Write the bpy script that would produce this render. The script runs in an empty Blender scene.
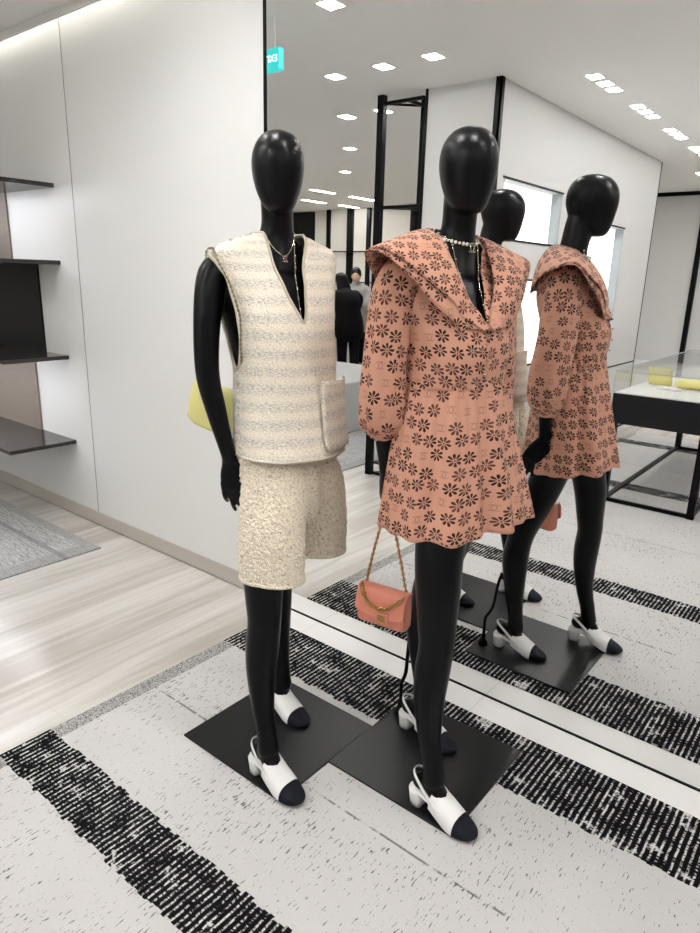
import bpy, bmesh, math, random
from mathutils import Vector, Matrix, noise
from mathutils.bvhtree import BVHTree
random.seed(7)
SC = bpy.context.scene
COL = SC.collection
pi = math.pi
V = Vector

# ---------------------------------------------------------------- camera, exposure, world
cd = bpy.data.cameras.new('camera')
cam = bpy.data.objects.new('camera', cd)
COL.objects.link(cam)
R_ = V((0.77701052, 0.62890776, 0.0270126)); U_ = V((-0.19334998, 0.19760482, 0.96102452)); F_ = V((-0.59905796, 0.75194905, -0.27514033))
M = Matrix((( R_.x, U_.x, -F_.x, 0), (R_.y, U_.y, -F_.y, -1.95135595), (R_.z, U_.z, -F_.z, 1.45), (0, 0, 0, 1)))
cam.matrix_world = M
cd.sensor_fit = 'VERTICAL'; cd.sensor_height = 24.0
cd.lens = 663.027878 / 933 * 24.0
cd.clip_start = 0.02; cd.clip_end = 100
SC.camera = cam
SC.view_settings.view_transform = 'Standard'
SC.view_settings.look = 'None'
SC.view_settings.gamma = 1
SC.view_settings.exposure = 0.12
SC.cycles.max_bounces = 24
SC.cycles.diffuse_bounces = 14
SC.cycles.glossy_bounces = 10
SC.cycles.sample_clamp_indirect = 7
SC.cycles.blur_glossy = 2.0
W = bpy.data.worlds.new('shop_ambient'); SC.world = W; W.use_nodes = True
W.node_tree.nodes['Background'].inputs[0].default_value = (1, .98, .95, 1)
W.node_tree.nodes['Background'].inputs[1].default_value = 0.6
LAMP = 162.0        # strength of a ceiling downlight
CEIL = 2.605

# ---------------------------------------------------------------- node helpers
class G:
    def __init__(s, name):
        s.m = bpy.data.materials.new(name); s.m.use_nodes = True
        s.t = s.m.node_tree; s.b = s.t.nodes['Principled BSDF']; s.L = s.t.links
    def n(s, typ, **kw):
        d = s.t.nodes.new(typ)
        for k, v in kw.items(): setattr(d, k, v)
        return d
    def put(s, sock, v):
        if v is None: return
        if isinstance(v, bpy.types.NodeSocket): s.L.new(v, sock)
        else:
            if sock.type == 'RGBA' and len(v) == 3: v = (*v, 1)
            sock.default_value = v
    def math(s, op, a, b=None, c=None, clamp=False):
        d = s.n('ShaderNodeMath', operation=op, use_clamp=clamp)
        s.put(d.inputs[0], a); s.put(d.inputs[1], b); s.put(d.inputs[2], c)
        return d.outputs[0]
    def sstep(s, a, lo, hi):
        d = s.n('ShaderNodeMapRange', interpolation_type='SMOOTHSTEP')
        s.put(d.inputs['Value'], a); d.inputs['From Min'].default_value = lo; d.inputs['From Max'].default_value = hi
        return d.outputs[0]
    def mix(s, f, a, b):
        d = s.n('ShaderNodeMix', data_type='RGBA')
        s.put(d.inputs[0], f); s.put(d.inputs[6], a); s.put(d.inputs[7], b)
        return d.outputs[2]
    def comb(s, x, y, z=0.0):
        d = s.n('ShaderNodeCombineXYZ'); s.put(d.inputs[0], x); s.put(d.inputs[1], y); s.put(d.inputs[2], z); return d.outputs[0]
    def sep(s, v):
        d = s.n('ShaderNodeSeparateXYZ'); s.L.new(v, d.inputs[0]); return d.outputs
    def coord(s, k='Object'): return s.n('ShaderNodeTexCoord').outputs[k]
    def noise(s, v, scale=1, detail=2, rough=.5, dist=0):
        d = s.n('ShaderNodeTexNoise'); s.L.new(v, d.inputs['Vector'])
        d.inputs['Scale'].default_value = scale; d.inputs['Detail'].default_value = detail
        d.inputs['Roughness'].default_value = rough; d.inputs['Distortion'].default_value = dist
        return d.outputs['Fac']
    def voro(s, v, scale=1, feat='F1', out='Distance'):
        d = s.n('ShaderNodeTexVoronoi', feature=feat); s.L.new(v, d.inputs['Vector']); d.inputs['Scale'].default_value = scale
        return d.outputs[out]
    def white(s, v, out='Value'):
        d = s.n('ShaderNodeTexWhiteNoise', noise_dimensions='3D'); s.L.new(v, d.inputs['Vector']); return d.outputs[out]
    def scale(s, v, sx, sy, sz=1):
        d = s.n('ShaderNodeVectorMath', operation='MULTIPLY'); s.L.new(v, d.inputs[0]); d.inputs[1].default_value = (sx, sy, sz); return d.outputs[0]
    def bump(s, h, strength=.5, dist=.01):
        d = s.n('ShaderNodeBump'); d.inputs['Strength'].default_value = strength; d.inputs['Distance'].default_value = dist
        s.L.new(h, d.inputs['Height']); s.L.new(d.outputs[0], s.b.inputs['Normal'])
    def set(s, **kw):
        names = dict(color='Base Color', rough='Roughness', metal='Metallic', spec='Specular IOR Level', trans='Transmission Weight', ior='IOR',
                     emit='Emission Color', estr='Emission Strength', alpha='Alpha', coat='Coat Weight', coatr='Coat Roughness', sheen='Sheen Weight', sub='Subsurface Weight')
        for k, v in kw.items(): s.put(s.b.inputs[names[k]], v)
        return s

def simple(name, color, rough=.5, metal=0., spec=.5, bump=0, bscale=60, **kw):
    g = G(name); g.set(color=color, rough=rough, metal=metal, spec=spec, **kw)
    if bump:
        g.bump(g.noise(g.coord(), bscale, 3), bump, .004)
    return g.m
def emitter(name, color, strength):
    g = G(name); g.set(color=(.8, .8, .8), rough=.5, emit=color, estr=strength); return g.m

MT = {}
# plain painted / lacquered surfaces
def lacquer():
    g = G('white_lacquer'); o = g.coord()
    n = g.noise(o, 1.2, 2)
    g.set(color=g.mix(n, (.70, .70, .69), (.74, .74, .725)), rough=.34, spec=.22)
    g.bump(g.noise(o, 3.0, 1), .02, .02)
    return g.m
MT['lacquer'] = lacquer()
MT['paint'] = simple('white_wall_paint', (.64, .637, .625), .55, bump=.03, bscale=90)
MT['ceiling'] = simple('ceiling_paint', (.88, .87, .85), .8, bump=.02, bscale=120)
MT['cream_wall'] = simple('cream_wall_panel', (.72, .70, .63), .5, bump=.02)
MT['black_metal'] = simple('black_metal', (.003, .003, .004), .45, .0, .12, bump=.02, bscale=200)
MT['black_matte'] = simple('black_matte', (.007, .007, .009), .55, 0., .2, bump=.03, bscale=120)
MT['dark_gloss'] = simple('dark_gloss_lacquer', (.022, .019, .018), .12, bump=.01)
MT['black_panel'] = simple('black_panel', (.010, .011, .014), .4, 0., .25, bump=.03)
MT['mirror'] = simple('mirror_silver', (.96, .965, .96), 0.0, 1.0)
MT['seam'] = simple('panel_joint', (.22, .21, .20), .6, bump=.02)
MT['grey_plinth'] = simple('grey_fabric', (.50, .51, .51), .85, bump=.3, bscale=220)
MT['lamp'] = emitter('downlight_glow', (1, .985, .965), LAMP)
MT['cove'] = emitter('cove_glow', (1, .98, .95), 20.0)
MT['led'] = emitter('shelf_led', (.93, .94, 1), 60.0)
MT['backlit'] = emitter('backlit_panel', (.97, .99, 1), 1.15)
MT['niche_side'] = simple('niche_grey_side', (.33, .36, .37), .4, bump=.02)

def mannequin_mat():
    g = G('mannequin_black'); o = g.coord()
    g.set(color=(.002, .002, .003), rough=g.math('ADD', .29, g.math('MULTIPLY', g.noise(o, 14, 2), .06)), spec=.19)
    return g.m
MT['mannequin'] = mannequin_mat()
MT['plate'] = simple('base_plate_black', (.006, .0065, .007), .33, 0., .22)
MT['shoe_white'] = simple('white_leather', (.80, .80, .79), .35, bump=.06, bscale=240)
MT['toe_black'] = simple('black_grosgrain', (.004, .005, .010), .7, 0., .25, bump=.2, bscale=500)
MT['gold'] = simple('antique_gold', (.62, .40, .16), .28, 1.0, bump=.02)
MT['silver'] = simple('pale_gold', (.62, .56, .46), .25, 1.0, bump=.02)
MT['pearl'] = simple('pearl', (.78, .72, .64), .22, 0, .7, bump=.01)
MT['chain'] = simple('dark_chain_metal', (.36, .29, .19), .35, 1.0, bump=.02)
MT['coral'] = simple('coral_leather', (.74, .26, .175), .45, bump=.12, bscale=130)
MT['yellow'] = simple('pale_yellow_leather', (.66, .62, .24), .45, bump=.12, bscale=130)
MT['pale_yellow'] = simple('lemon_leather', (.80, .72, .28), .5, bump=.12, bscale=130)
MT['skin'] = simple('skin', (.62, .40, .30), .5, bump=.03)
MT['hair'] = simple('black_hair', (.004, .0035, .0035), .5, 0., .15, bump=.3, bscale=150)
MT['black_cloth'] = simple('black_cloth', (.005, .005, .006), .85, 0., .1, bump=.4, bscale=60)
MT['grey_cloth'] = simple('grey_cloth', (.30, .29, .28), .8, bump=.3, bscale=80)
MT['black_bag'] = simple('black_leather', (.012, .012, .013), .35, bump=.15, bscale=80)
MT['exit_face'] = simple('exit_sign_glow', (.02, .10, .10), .4, emit=(.03, .60, .58), estr=1.0)
MT['exit_text'] = emitter('exit_sign_lettering', (.75, 1, .97), 1.3)

def glass_mat():
    g = G('clear_glass'); 
    tr = g.n('ShaderNodeBsdfTransparent'); tr.inputs[0].default_value = (.985, .99, .988, 1)
    gl = g.n('ShaderNodeBsdfGlossy'); gl.inputs['Roughness'].default_value = .02
    lw = g.n('ShaderNodeLayerWeight'); fac = g.math('ADD', .035, g.math('MULTIPLY', .45, g.math('POWER', lw.outputs['Facing'], 4.0)))
    mx = g.n('ShaderNodeMixShader'); g.L.new(fac, mx.inputs[0]); g.L.new(tr.outputs[0], mx.inputs[1]); g.L.new(gl.outputs[0], mx.inputs[2])
    g.L.new(mx.outputs[0], g.t.nodes['Material Output'].inputs['Surface']); return g.m
MT['glass'] = glass_mat()

def taupe():
    g = G('taupe_wood'); o = g.coord()
    n = g.noise(g.scale(o, 6, 6, 60), 1, 4)
    g.set(color=g.mix(n, (.20, .165, .14), (.26, .215, .185)), rough=.5); g.bump(n, .1, .003)
    return g.m
MT['taupe'] = taupe()

def marble_floor():
    g = G('pale_striated_stone'); o = g.coord(); x, y, z = g.sep(o)
    n1 = g.noise(g.scale(o, 5, .45, 1), 1, 4, .6, .4)
    n2 = g.noise(g.scale(o, 26, 1.2, 1), 1, 3, .6, .3)
    f = g.math('ADD', g.math('MULTIPLY', n1, .65), g.math('MULTIPLY', n2, .35))
    f = g.sstep(f, .36, .66)
    c = g.mix(f, (.62, .60, .57), (.41, .375, .335))
    # slab joints
    jx = g.math('ABSOLUTE', g.math('SUBTRACT', g.math('FRACT', g.math('DIVIDE', g.math('ADD', x, 50.15), .6)), .5))
    jy = g.math('ABSOLUTE', g.math('SUBTRACT', g.math('FRACT', g.math('DIVIDE', g.math('ADD', y, 50.25), 1.2)), .5))
    j = g.math('MAXIMUM', g.math('GREATER_THAN', jx, .4975), g.math('GREATER_THAN', jy, .49875))
    c = g.mix(g.math('MULTIPLY', j, .35), c, (.42, .40, .37))
    g.set(color=c, rough=.24, spec=.4)
    return g.m
MT['floor'] = marble_floor()
def white_stone():
    g = G('white_stone_strip'); o = g.coord(); x, y, z = g.sep(o)
    n = g.noise(g.scale(o, 2.5, 9, 1), 1, 4, .6, .5)
    j = g.math('LESS_THAN', g.math('ABSOLUTE', g.math('SUBTRACT', g.math('FRACT', g.math('DIVIDE', g.math('ADD', x, 50.1), .8)), .5)), .0022)
    c = g.mix(n, (.80, .79, .775), (.70, .685, .665))
    g.set(color=g.mix(g.math('MULTIPLY', j, .4), c, (.4, .39, .37)), rough=.25, spec=.3); return g.m
MT['white_stone'] = white_stone()
def stone_base():
    g = G('striated_stone_baseboard'); o = g.coord()
    n = g.noise(g.scale(o, 1.0, 1, 26), 1, 3)
    g.set(color=g.mix(n, (.40, .37, .335), (.52, .485, .445)), rough=.4); g.bump(n, .04, .003); return g.m
MT['stone_base'] = stone_base()

STRIPES = [(-.375, -.12), (-1.272, -1.108), (-3.10, -2.93), (-4.62, -4.45)]
def rug_mat():
    g = G('woven_rug'); o = g.coord(); x, y, z = g.sep(o)
    pitch = .0178
    wob = g.math('MULTIPLY', g.math('SUBTRACT', g.noise(g.scale(o, 6, 22, 1), 1, 2), .5), .006)
    xr = g.math('DIVIDE', g.math('ADD', g.math('ADD', x, wob), 40), pitch)
    row = g.math('FLOOR', xr); fr = g.math('ABSOLUTE', g.math('SUBTRACT', g.math('FRACT', xr), .5))
    rv = g.comb(row, 3.7, 1.1)
    w1 = g.white(rv)
    jit = g.math('MULTIPLY', g.math('SUBTRACT', w1, .5), .012)
    yj = g.math('ADD', y, jit)
    st = None
    for lo, hi in STRIPES:
        s = g.math('MULTIPLY', g.math('GREATER_THAN', yj, lo), g.math('LESS_THAN', yj, hi))
        st = s if st is None else g.math('MAXIMUM', st, s)
    # light ground: grey-white with short dark dashes running across the stripes
    base = g.mix(g.noise(o, 3.5, 3), (.485, .470, .460), (.575, .563, .553))
    base = g.mix(g.math('MULTIPLY', g.noise(g.scale(o, 260, 60, 1), 1, 2), .5), base, (.47, .46, .455))
    dn = g.noise(g.scale(o, 185, 30, 1), 1, 2, .6)
    dens = g.noise(g.scale(o, 2.2, 3.5, 1), 1, 2)
    dash = g.math('GREATER_THAN', g.math('ADD', dn, g.math('MULTIPLY', dens, .22)), .757)
    dn2 = g.noise(g.scale(o, 330, 70, 1), 1, 1)
    dash = g.math('MAXIMUM', dash, g.math('MULTIPLY', g.math('GREATER_THAN', dn2, .74), .75))
    ground = g.mix(g.math('MULTIPLY', dash, .88), base, (.075, .073, .075))
    # dashed tile joint lines along the rug
    jn = None
    for yy in (-.752, -1.95, -2.55, -3.7):
        a = g.math('LESS_THAN', g.math('ABSOLUTE', g.math('SUBTRACT', g.math('ADD', y, g.math('MULTIPLY', wob, .6)), yy)), .0035)
        jn = a if jn is None else g.math('MAXIMUM', jn, a)
    jn = g.math('MULTIPLY', jn, g.math('MULTIPLY', g.sstep(g.noise(g.scale(o, 30, 2, 1), 1, 2), .38, .55), .75))
    ground = g.mix(jn, ground, (.09, .088, .085))
    # dark stripe: rows of black yarn with white weft peeping between
    gap = g.sstep(fr, .27, .42)
    br = g.noise(g.scale(o, 70, 150, 1), 1, 3, .65)
    patch = g.noise(g.scale(o, 14, 18, 1), 1, 3, .6)
    th = g.math('ADD', br, g.math('MULTIPLY', g.math('SUBTRACT', patch, .5), .7))
    fleck = g.math('MULTIPLY', gap, g.sstep(th, .43, .56))
    big = g.math('MULTIPLY', g.sstep(patch, .61, .66), g.sstep(br, .42, .54))
    fleck = g.math('MAXIMUM', fleck, g.math('MULTIPLY', big, .95))
    dark = g.mix(fleck, g.mix(br, (.002, .002, .003), (.010, .0095, .011)), (.62, .61, .60))
    col = g.mix(st, ground, dark)
    # salt-and-pepper binding along the end
    bind = g.math('MULTIPLY', g.math('LESS_THAN', x, -1.822), g.math('SUBTRACT', 1.0, st))
    sp = g.sstep(g.noise(o, 260, 2), .42, .60)
    col = g.mix(bind, col, g.mix(sp, (.44, .43, .41), (.13, .125, .12)))
    g.set(color=col, rough=.95, spec=.06)
    h = g.math('ADD', g.math('MULTIPLY', g.math('SUBTRACT', 1.0, gap), g.math('MULTIPLY', st, .8)), g.math('MULTIPLY', br, .4))
    g.bump(h, .6, .006)
    return g.m
MT['rug'] = rug_mat()
def grey_rug():
    g = G('grey_striated_rug'); o = g.coord(); x, y, z = g.sep(o)
    n = g.noise(g.scale(o, 9, 130, 1), 1, 3, .6); n2 = g.noise(g.scale(o, 60, 160, 1), 1, 2)
    c = g.mix(g.sstep(g.math('ADD', g.math('MULTIPLY', n, .6), g.math('MULTIPLY', n2, .4)), .36, .64), (.56, .56, .56), (.24, .24, .245))
    edge = g.math('MAXIMUM', g.math('GREATER_THAN', x, -3.21), g.math('MAXIMUM', g.math('GREATER_THAN', y, -.25), 0.0))
    band = g.math('MULTIPLY', g.math('GREATER_THAN', y, -.40), g.math('LESS_THAN', y, -.37))
    c = g.mix(g.math('MULTIPLY', edge, .7), c, g.mix(n2, (.42, .42, .41), (.20, .20, .20)))
    c = g.mix(g.math('MULTIPLY', band, .6), c, (.20, .20, .21))
    g.set(color=c, rough=.95, spec=.2); g.bump(n2, .4, .004); return g.m
MT['grey_rug'] = grey_rug()

def floral():
    g = G('salmon_floral_gauze'); uv = g.coord('UV'); u, v, _ = g.sep(uv)
    S = .0405
    def layer(ou, ov, seed):
        py = g.math('ADD', g.math('DIVIDE', v, S * .93), 40 + ov)
        ry = g.math('FLOOR', py)
        px = g.math('ADD', g.math('ADD', g.math('DIVIDE', u, S), 40 + ou), g.math('MULTIPLY', g.math('MODULO', ry, 2.0), .5))
        rx = g.math('FLOOR', px)
        cell = g.comb(rx, ry, seed)
        wn = g.n('ShaderNodeTexWhiteNoise', noise_dimensions='3D'); g.L.new(cell, wn.inputs['Vector'])
        r_, g_, b_ = g.sep(wn.outputs['Color'])
        jx = g.math('MULTIPLY', g.math('SUBTRACT', r_, .5), .30); jy = g.math('MULTIPLY', g.math('SUBTRACT', g_, .5), .34)
        dx = g.math('SUBTRACT', g.math('SUBTRACT', g.math('FRACT', px), .5), jx)
        dy = g.math('SUBTRACT', g.math('SUBTRACT', g.math('FRACT', py), .5), jy)
        return dx, dy, wn.outputs['Value'], b_
    dx, dy, wv, wb = layer(0, 0, 1.3)
    r = g.math('SQRT', g.math('ADD', g.math('MULTIPLY', dx, dx), g.math('MULTIPLY', dy, dy)))
    th = g.math('ADD', g.math('ADD', g.math('ARCTAN2', dy, dx), g.math('MULTIPLY', wb, 6.28)), 12.566)
    ft = g.math('SUBTRACT', g.math('MODULO', th, pi / 4), pi / 8)
    xx = g.math('MULTIPLY', r, g.math('COSINE', ft)); yy = g.math('MULTIPLY', r, g.math('SINE', ft))
    e1 = g.math('DIVIDE', g.math('SUBTRACT', xx, .270), .182); e2 = g.math('DIVIDE', yy, g.math('ADD', .018, g.math('MULTIPLY', xx, .215)))
    q = g.math('ADD', g.math('MULTIPLY', e1, e1), g.math('MULTIPLY', e2, e2))
    is_fl = g.math('GREATER_THAN', wv, .17)
    petal = g.math('MULTIPLY', g.math('SUBTRACT', 1.0, g.sstep(q, .8, 1.15)), is_fl)
    dot = g.math('MULTIPLY', g.math('LESS_THAN', r, .05), is_fl)
    # interlocked open rings in the empty cells
    def ring(cx, sgn, ddx, ddy, rad, wid):
        a = g.math('SUBTRACT', ddx, cx)
        rr = g.math('SQRT', g.math('ADD', g.math('MULTIPLY', a, a), g.math('MULTIPLY', ddy, ddy)))
        band = g.math('LESS_THAN', g.math('ABSOLUTE', g.math('SUBTRACT', rr, rad)), wid)
        opening = g.math('LESS_THAN', g.math('MULTIPLY', a, sgn), rad * .72)
        return g.math('MULTIPLY', band, opening)
    cc = g.math('MAXIMUM', ring(.10, 1.0, dx, dy, .22, .02), ring(-.10, -1.0, dx, dy, .22, .02))
    cc = g.math('MULTIPLY', cc, g.math('SUBTRACT', 1.0, is_fl))
    o = g.coord()
    fade = g.noise(uv, 22, 2)
    ink = g.mix(g.sstep(g.math('ADD', g.math('MULTIPLY', fade, .8), g.math('MULTIPLY', wb, .3)), .46, .70), (.006, .004, .004), (.115, .050, .040))
    half = g.math('GREATER_THAN', yy, 0.004)
    ink = g.mix(g.math('MULTIPLY', half, .38), ink, (.17, .08, .062))
    weave = g.noise(g.scale(uv, 900, 900, 1), 1, 1)
    cloud = g.noise(o, 9, 2)
    base = g.mix(cloud, (.53, .268, .188), (.61, .325, .232))
    base = g.mix(g.math('MULTIPLY', weave, .25), base, (.46, .21, .14))
    c = g.mix(g.math('MULTIPLY', cc, .55), base, (.10, .045, .035))
    c = g.mix(g.math('MAXIMUM', petal, dot), c, ink)
    g.set(color=c, rough=.65, spec=.15, sheen=.04)
    g.bump(g.math('ADD', weave, g.math('MULTIPLY', petal, .8)), .12, .002)
    return g.m
MT['floral'] = floral()

def tweed():
    g = G('cream_striped_tweed'); uv = g.coord('UV'); u, v, _ = g.sep(uv); o = g.coord()
    wob = g.math('MULTIPLY', g.math('SUBTRACT', g.noise(g.scale(uv, 9, 3), 1, 2), .5), .012)
    pv = g.math('FRACT', g.math('DIVIDE', g.math('ADD', g.math('ADD', v, wob), 3), .0465))
    band = g.math('MULTIPLY', g.sstep(pv, .18, .52), g.math('SUBTRACT', 1.0, g.sstep(pv, .68, .98)))
    thread = g.noise(g.scale(uv, 95, 430), 1, 3, .65)
    thread2 = g.noise(g.scale(uv, 120, 300), 1, 2, .6)
    slub = g.noise(g.scale(uv, 230, 330), 1, 2, .7)
    base = g.mix(g.sstep(slub, .35, .65), (.72, .635, .505), (.95, .89, .77))
    tone = g.mix(g.noise(g.scale(uv, 20, 160), 1, 1), (.23, .23, .245), (.50, .51, .53))
    k = g.math('MULTIPLY', g.sstep(thread, .46, .58), g.math('MULTIPLY', band, .78))
    c = g.mix(k, base, tone)
    line = g.math('LESS_THAN', g.math('ABSOLUTE', g.math('SUBTRACT', g.math('ADD', pv, g.math('MULTIPLY', g.noise(g.scale(uv, 30, 4), 1, 2), .22)), .42)), .05)
    c = g.mix(g.math('MULTIPLY', line, g.math('MULTIPLY', g.sstep(thread2, .53, .66), .6)), c, (.16, .16, .17))
    pinkish = g.sstep(g.noise(g.scale(uv, 150, 150), 1, 1), .63, .72)
    c = g.mix(g.math('MULTIPLY', pinkish, .5), c, (.72, .52, .45))
    g.set(color=c, rough=.95, spec=.15, sheen=.25)
    g.bump(g.math('ADD', slub, g.math('MULTIPLY', thread, .6)), .55, .005)
    return g.m
MT['tweed'] = tweed()
def boucle():
    g = G('cream_boucle_tweed'); uv = g.coord('UV'); o = g.coord()
    d = g.n('ShaderNodeVectorMath', operation='ADD'); 
    wv = g.n('ShaderNodeTexNoise'); g.L.new(o, wv.inputs['Vector']); wv.inputs['Scale'].default_value = 60
    sc = g.n('ShaderNodeVectorMath', operation='SCALE'); g.L.new(wv.outputs['Color'], sc.inputs[0]); sc.inputs['Scale'].default_value = .012
    g.L.new(o, d.inputs[0]); g.L.new(sc.outputs[0], d.inputs[1])
    vo = g.voro(d.outputs[0], 185)
    n = g.noise(o, 260, 3, .7)
    knob = g.math('SUBTRACT', 1.0, vo)
    speck = g.sstep(g.math('ADD', vo, g.math('MULTIPLY', n, .35)), .78, 1.0)
    c = g.mix(g.sstep(n, .35, .65), (.76, .655, .51), (.92, .84, .70))
    c = g.mix(g.math('MULTIPLY', speck, .55), c, (.33, .26, .18))
    g.set(color=c, rough=.95, spec=.15, sheen=.25)
    g.bump(g.math('ADD', knob, g.math('MULTIPLY', n, .4)), .6, .008)
    return g.m
MT['boucle'] = boucle()
MT['fringe'] = simple('cream_braid', (.62, .56, .45), .9, bump=.8, bscale=420)

# ---------------------------------------------------------------- mesh helpers
def link(name, bm, mat, parent=None, smooth=True, loc=None):
    me = bpy.data.meshes.new(name)
    bmesh.ops.recalc_face_normals(bm, faces=bm.faces[:])
    bm.to_mesh(me); bm.free()
    o = bpy.data.objects.new(name, me); COL.objects.link(o)
    if mat: me.materials.append(MT[mat] if isinstance(mat, str) else mat)
    if smooth:
        for p in me.polygons: p.use_smooth = True
    if parent: o.parent = parent
    if loc: o.location = loc
    return o
def empty(name, loc=(0, 0, 0)):
    o = bpy.data.objects.new(name, None); COL.objects.link(o); o.location = loc; o.empty_display_size = .1
    return o
def tag(o, label, cat, group=None):
    o['label'] = label; o['category'] = cat
    if group: o['group'] = group
    return o
def struct(o): o['kind'] = 'structure'; return o

def box(bm, x0, x1, y0, y1, z0, z1, bevel=0, seg=2):
    r = bmesh.ops.create_cube(bm, size=1)
    for v in r['verts']:
        v.co = V(((x0 + x1) / 2 + v.co.x * (x1 - x0), (y0 + y1) / 2 + v.co.y * (y1 - y0), (z0 + z1) / 2 + v.co.z * (z1 - z0)))
    if bevel:
        es = list({e for v in r['verts'] for e in v.link_edges})
        bmesh.ops.bevel(bm, geom=es, offset=bevel, segments=seg, affect='EDGES', profile=.5)
def boxo(name, dims, mat, parent=None, bevel=0, seg=2):
    bm = bmesh.new(); box(bm, *dims, bevel=bevel, seg=seg)
    o = link(name, bm, mat, parent, smooth=False)
    return o
def bevel_mod(o, w=.002, seg=2):
    m = o.modifiers.new('bevel', 'BEVEL'); m.width = w; m.segments = seg; m.limit_method = 'ANGLE'
    return o

def crom(pts, n):
    """Catmull-Rom resample of a list of vectors (any dimension as tuples)."""
    P = [tuple(p) for p in pts]; k = len(P); out = []
    for i in range(k - 1):
        p0, p1, p2, p3 = P[max(i - 1, 0)], P[i], P[i + 1], P[min(i + 2, k - 1)]
        for j in range(n):
            t = j / n
            out.append(tuple(.5 * (2 * b + (c - a) * t + (2 * a - 5 * b + 4 * c - d) * t * t + (-a + 3 * b - 3 * c + d) * t ** 3) for a, b, c, d in zip(p0, p1, p2, p3)))
    out.append(P[-1]); return out

def rings_to_bm(bm, rings, cap=True, closed=True):
    R = [[bm.verts.new(p) for p in r] for r in rings]
    n = len(rings[0])
    for a, b in zip(R[:-1], R[1:]):
        for j in range(n if closed else n - 1):
            k = (j + 1) % n
            bm.faces.new((a[j], a[k], b[k], b[j]))
    if cap:
        for r, flip in ((R[0], True), (R[-1], False)):
            c = bm.verts.new(sum((v.co for v in r), V()) / n)
            for j in range(n):
                k = (j + 1) % n
                bm.faces.new((c, r[k], r[j]) if flip else (c, r[j], r[k]))
    return R
def tube(bm, pts, radii, n=12, sub=0, cap=True, flat=1.0, ref=None, round_end=True):
    """round tube through points; radii may be numbers or (a, b) pairs with a along ref"""
    pts = [V(p) for p in pts]
    if isinstance(radii, (int, float)): radii = [radii] * len(pts)
    if sub:
        d = crom([(*p, *(r if isinstance(r, tuple) else (r, r * flat))) for p, r in zip(pts, radii)], sub)
        pts = [V(q[:3]) for q in d]; radii = [(q[3], q[4]) for q in d]
    else:
        radii = [r if isinstance(r, tuple) else (r, r * flat) for r in radii]
    N = len(pts); T = []
    for i in range(N):
        t = pts[min(i + 1, N - 1)] - pts[max(i - 1, 0)]
        T.append(t.normalized() if t.length > 1e-9 else V((0, 0, 1)))
    a = V(ref) if ref else (V((1, 0, 0)) if abs(T[0].x) < .8 else V((0, 1, 0)))
    rings = []
    for i in range(N):
        t = T[i]; a = (a - t * a.dot(t))
        if a.length < 1e-6: a = t.orthogonal()
        a.normalize(); b = t.cross(a)
        rings.append([pts[i] + a * math.cos(2 * pi * j / n) * radii[i][0] + b * math.sin(2 * pi * j / n) * radii[i][1] for j in range(n)])
    if cap and round_end:
        def endcap(i, s):
            c, (ra, rb), t = pts[i], radii[i], T[i]; out = []
            for f, h in ((.86, .5), (.5, .86)):
                out.append([c + (p - c) * f + t * s * min(ra, rb) * h for p in rings[i]])
            return out
        rings = endcap(0, -1)[::-1] + rings + endcap(N - 1, 1)
    return rings_to_bm(bm, rings, cap)
def ball(bm, c, r, seg=12, rings=8, sc=(1, 1, 1)):
    q = bmesh.ops.create_uvsphere(bm, u_segments=seg, v_segments=rings, radius=r)
    for v in q['verts']: v.co = V((v.co.x * sc[0], v.co.y * sc[1], v.co.z * sc[2])) + V(c)
def torus(bm, c, R, r, X, Y, n=10, m=6, a0=0, a1=2 * pi, sx=1.0):
    """arc or full ring in the plane X,Y"""
    X = V(X).normalized(); Y = V(Y).normalized(); Z = X.cross(Y)
    full = abs(a1 - a0 - 2 * pi) < 1e-6; rings = []
    for i in range(n if full else n + 1):
        a = a0 + (a1 - a0) * i / n
        d = X * math.cos(a) * sx + Y * math.sin(a); dn = d.normalized()
        rings.append([V(c) + d * R + dn * r * math.cos(2 * pi * j / m) + Z * r * math.sin(2 * pi * j / m) for j in range(m)])
    if full: rings.append(rings[0])
    R_ = [[bm.verts.new(p) for p in q] for q in (rings[:-1] if full else rings)]
    if full: R_.append(R_[0])
    for a, b in zip(R_[:-1], R_[1:]):
        for j in range(m): bm.faces.new((a[j], a[(j + 1) % m], b[(j + 1) % m], b[j]))
    if not full:
        bm.faces.new(R_[0][::-1]); bm.faces.new(R_[-1])
def resample(pts, step):
    pts = [V(p) for p in pts]; out = [pts[0].copy()]; acc = 0
    for a, b in zip(pts[:-1], pts[1:]):
        L = (b - a).length; d = step - acc
        while d <= L:
            out.append(a.lerp(b, d / L)); d += step
        acc = L - (d - step)
    return out
def chain(bm, pts, step, R, r, elong=1.4):
    P = resample(crom(pts, 12), step)
    for i in range(len(P) - 1):
        t = (P[i + 1] - P[i]).normalized(); s = t.orthogonal().normalized(); q = t.cross(s)
        side = (s if i % 2 else q)
        torus(bm, (P[i] + P[i + 1]) / 2, R, r, t, side, 10, 5, sx=elong)
def curve_pts(pts, n=10): return [V(q) for q in crom(pts, n)]

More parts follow.
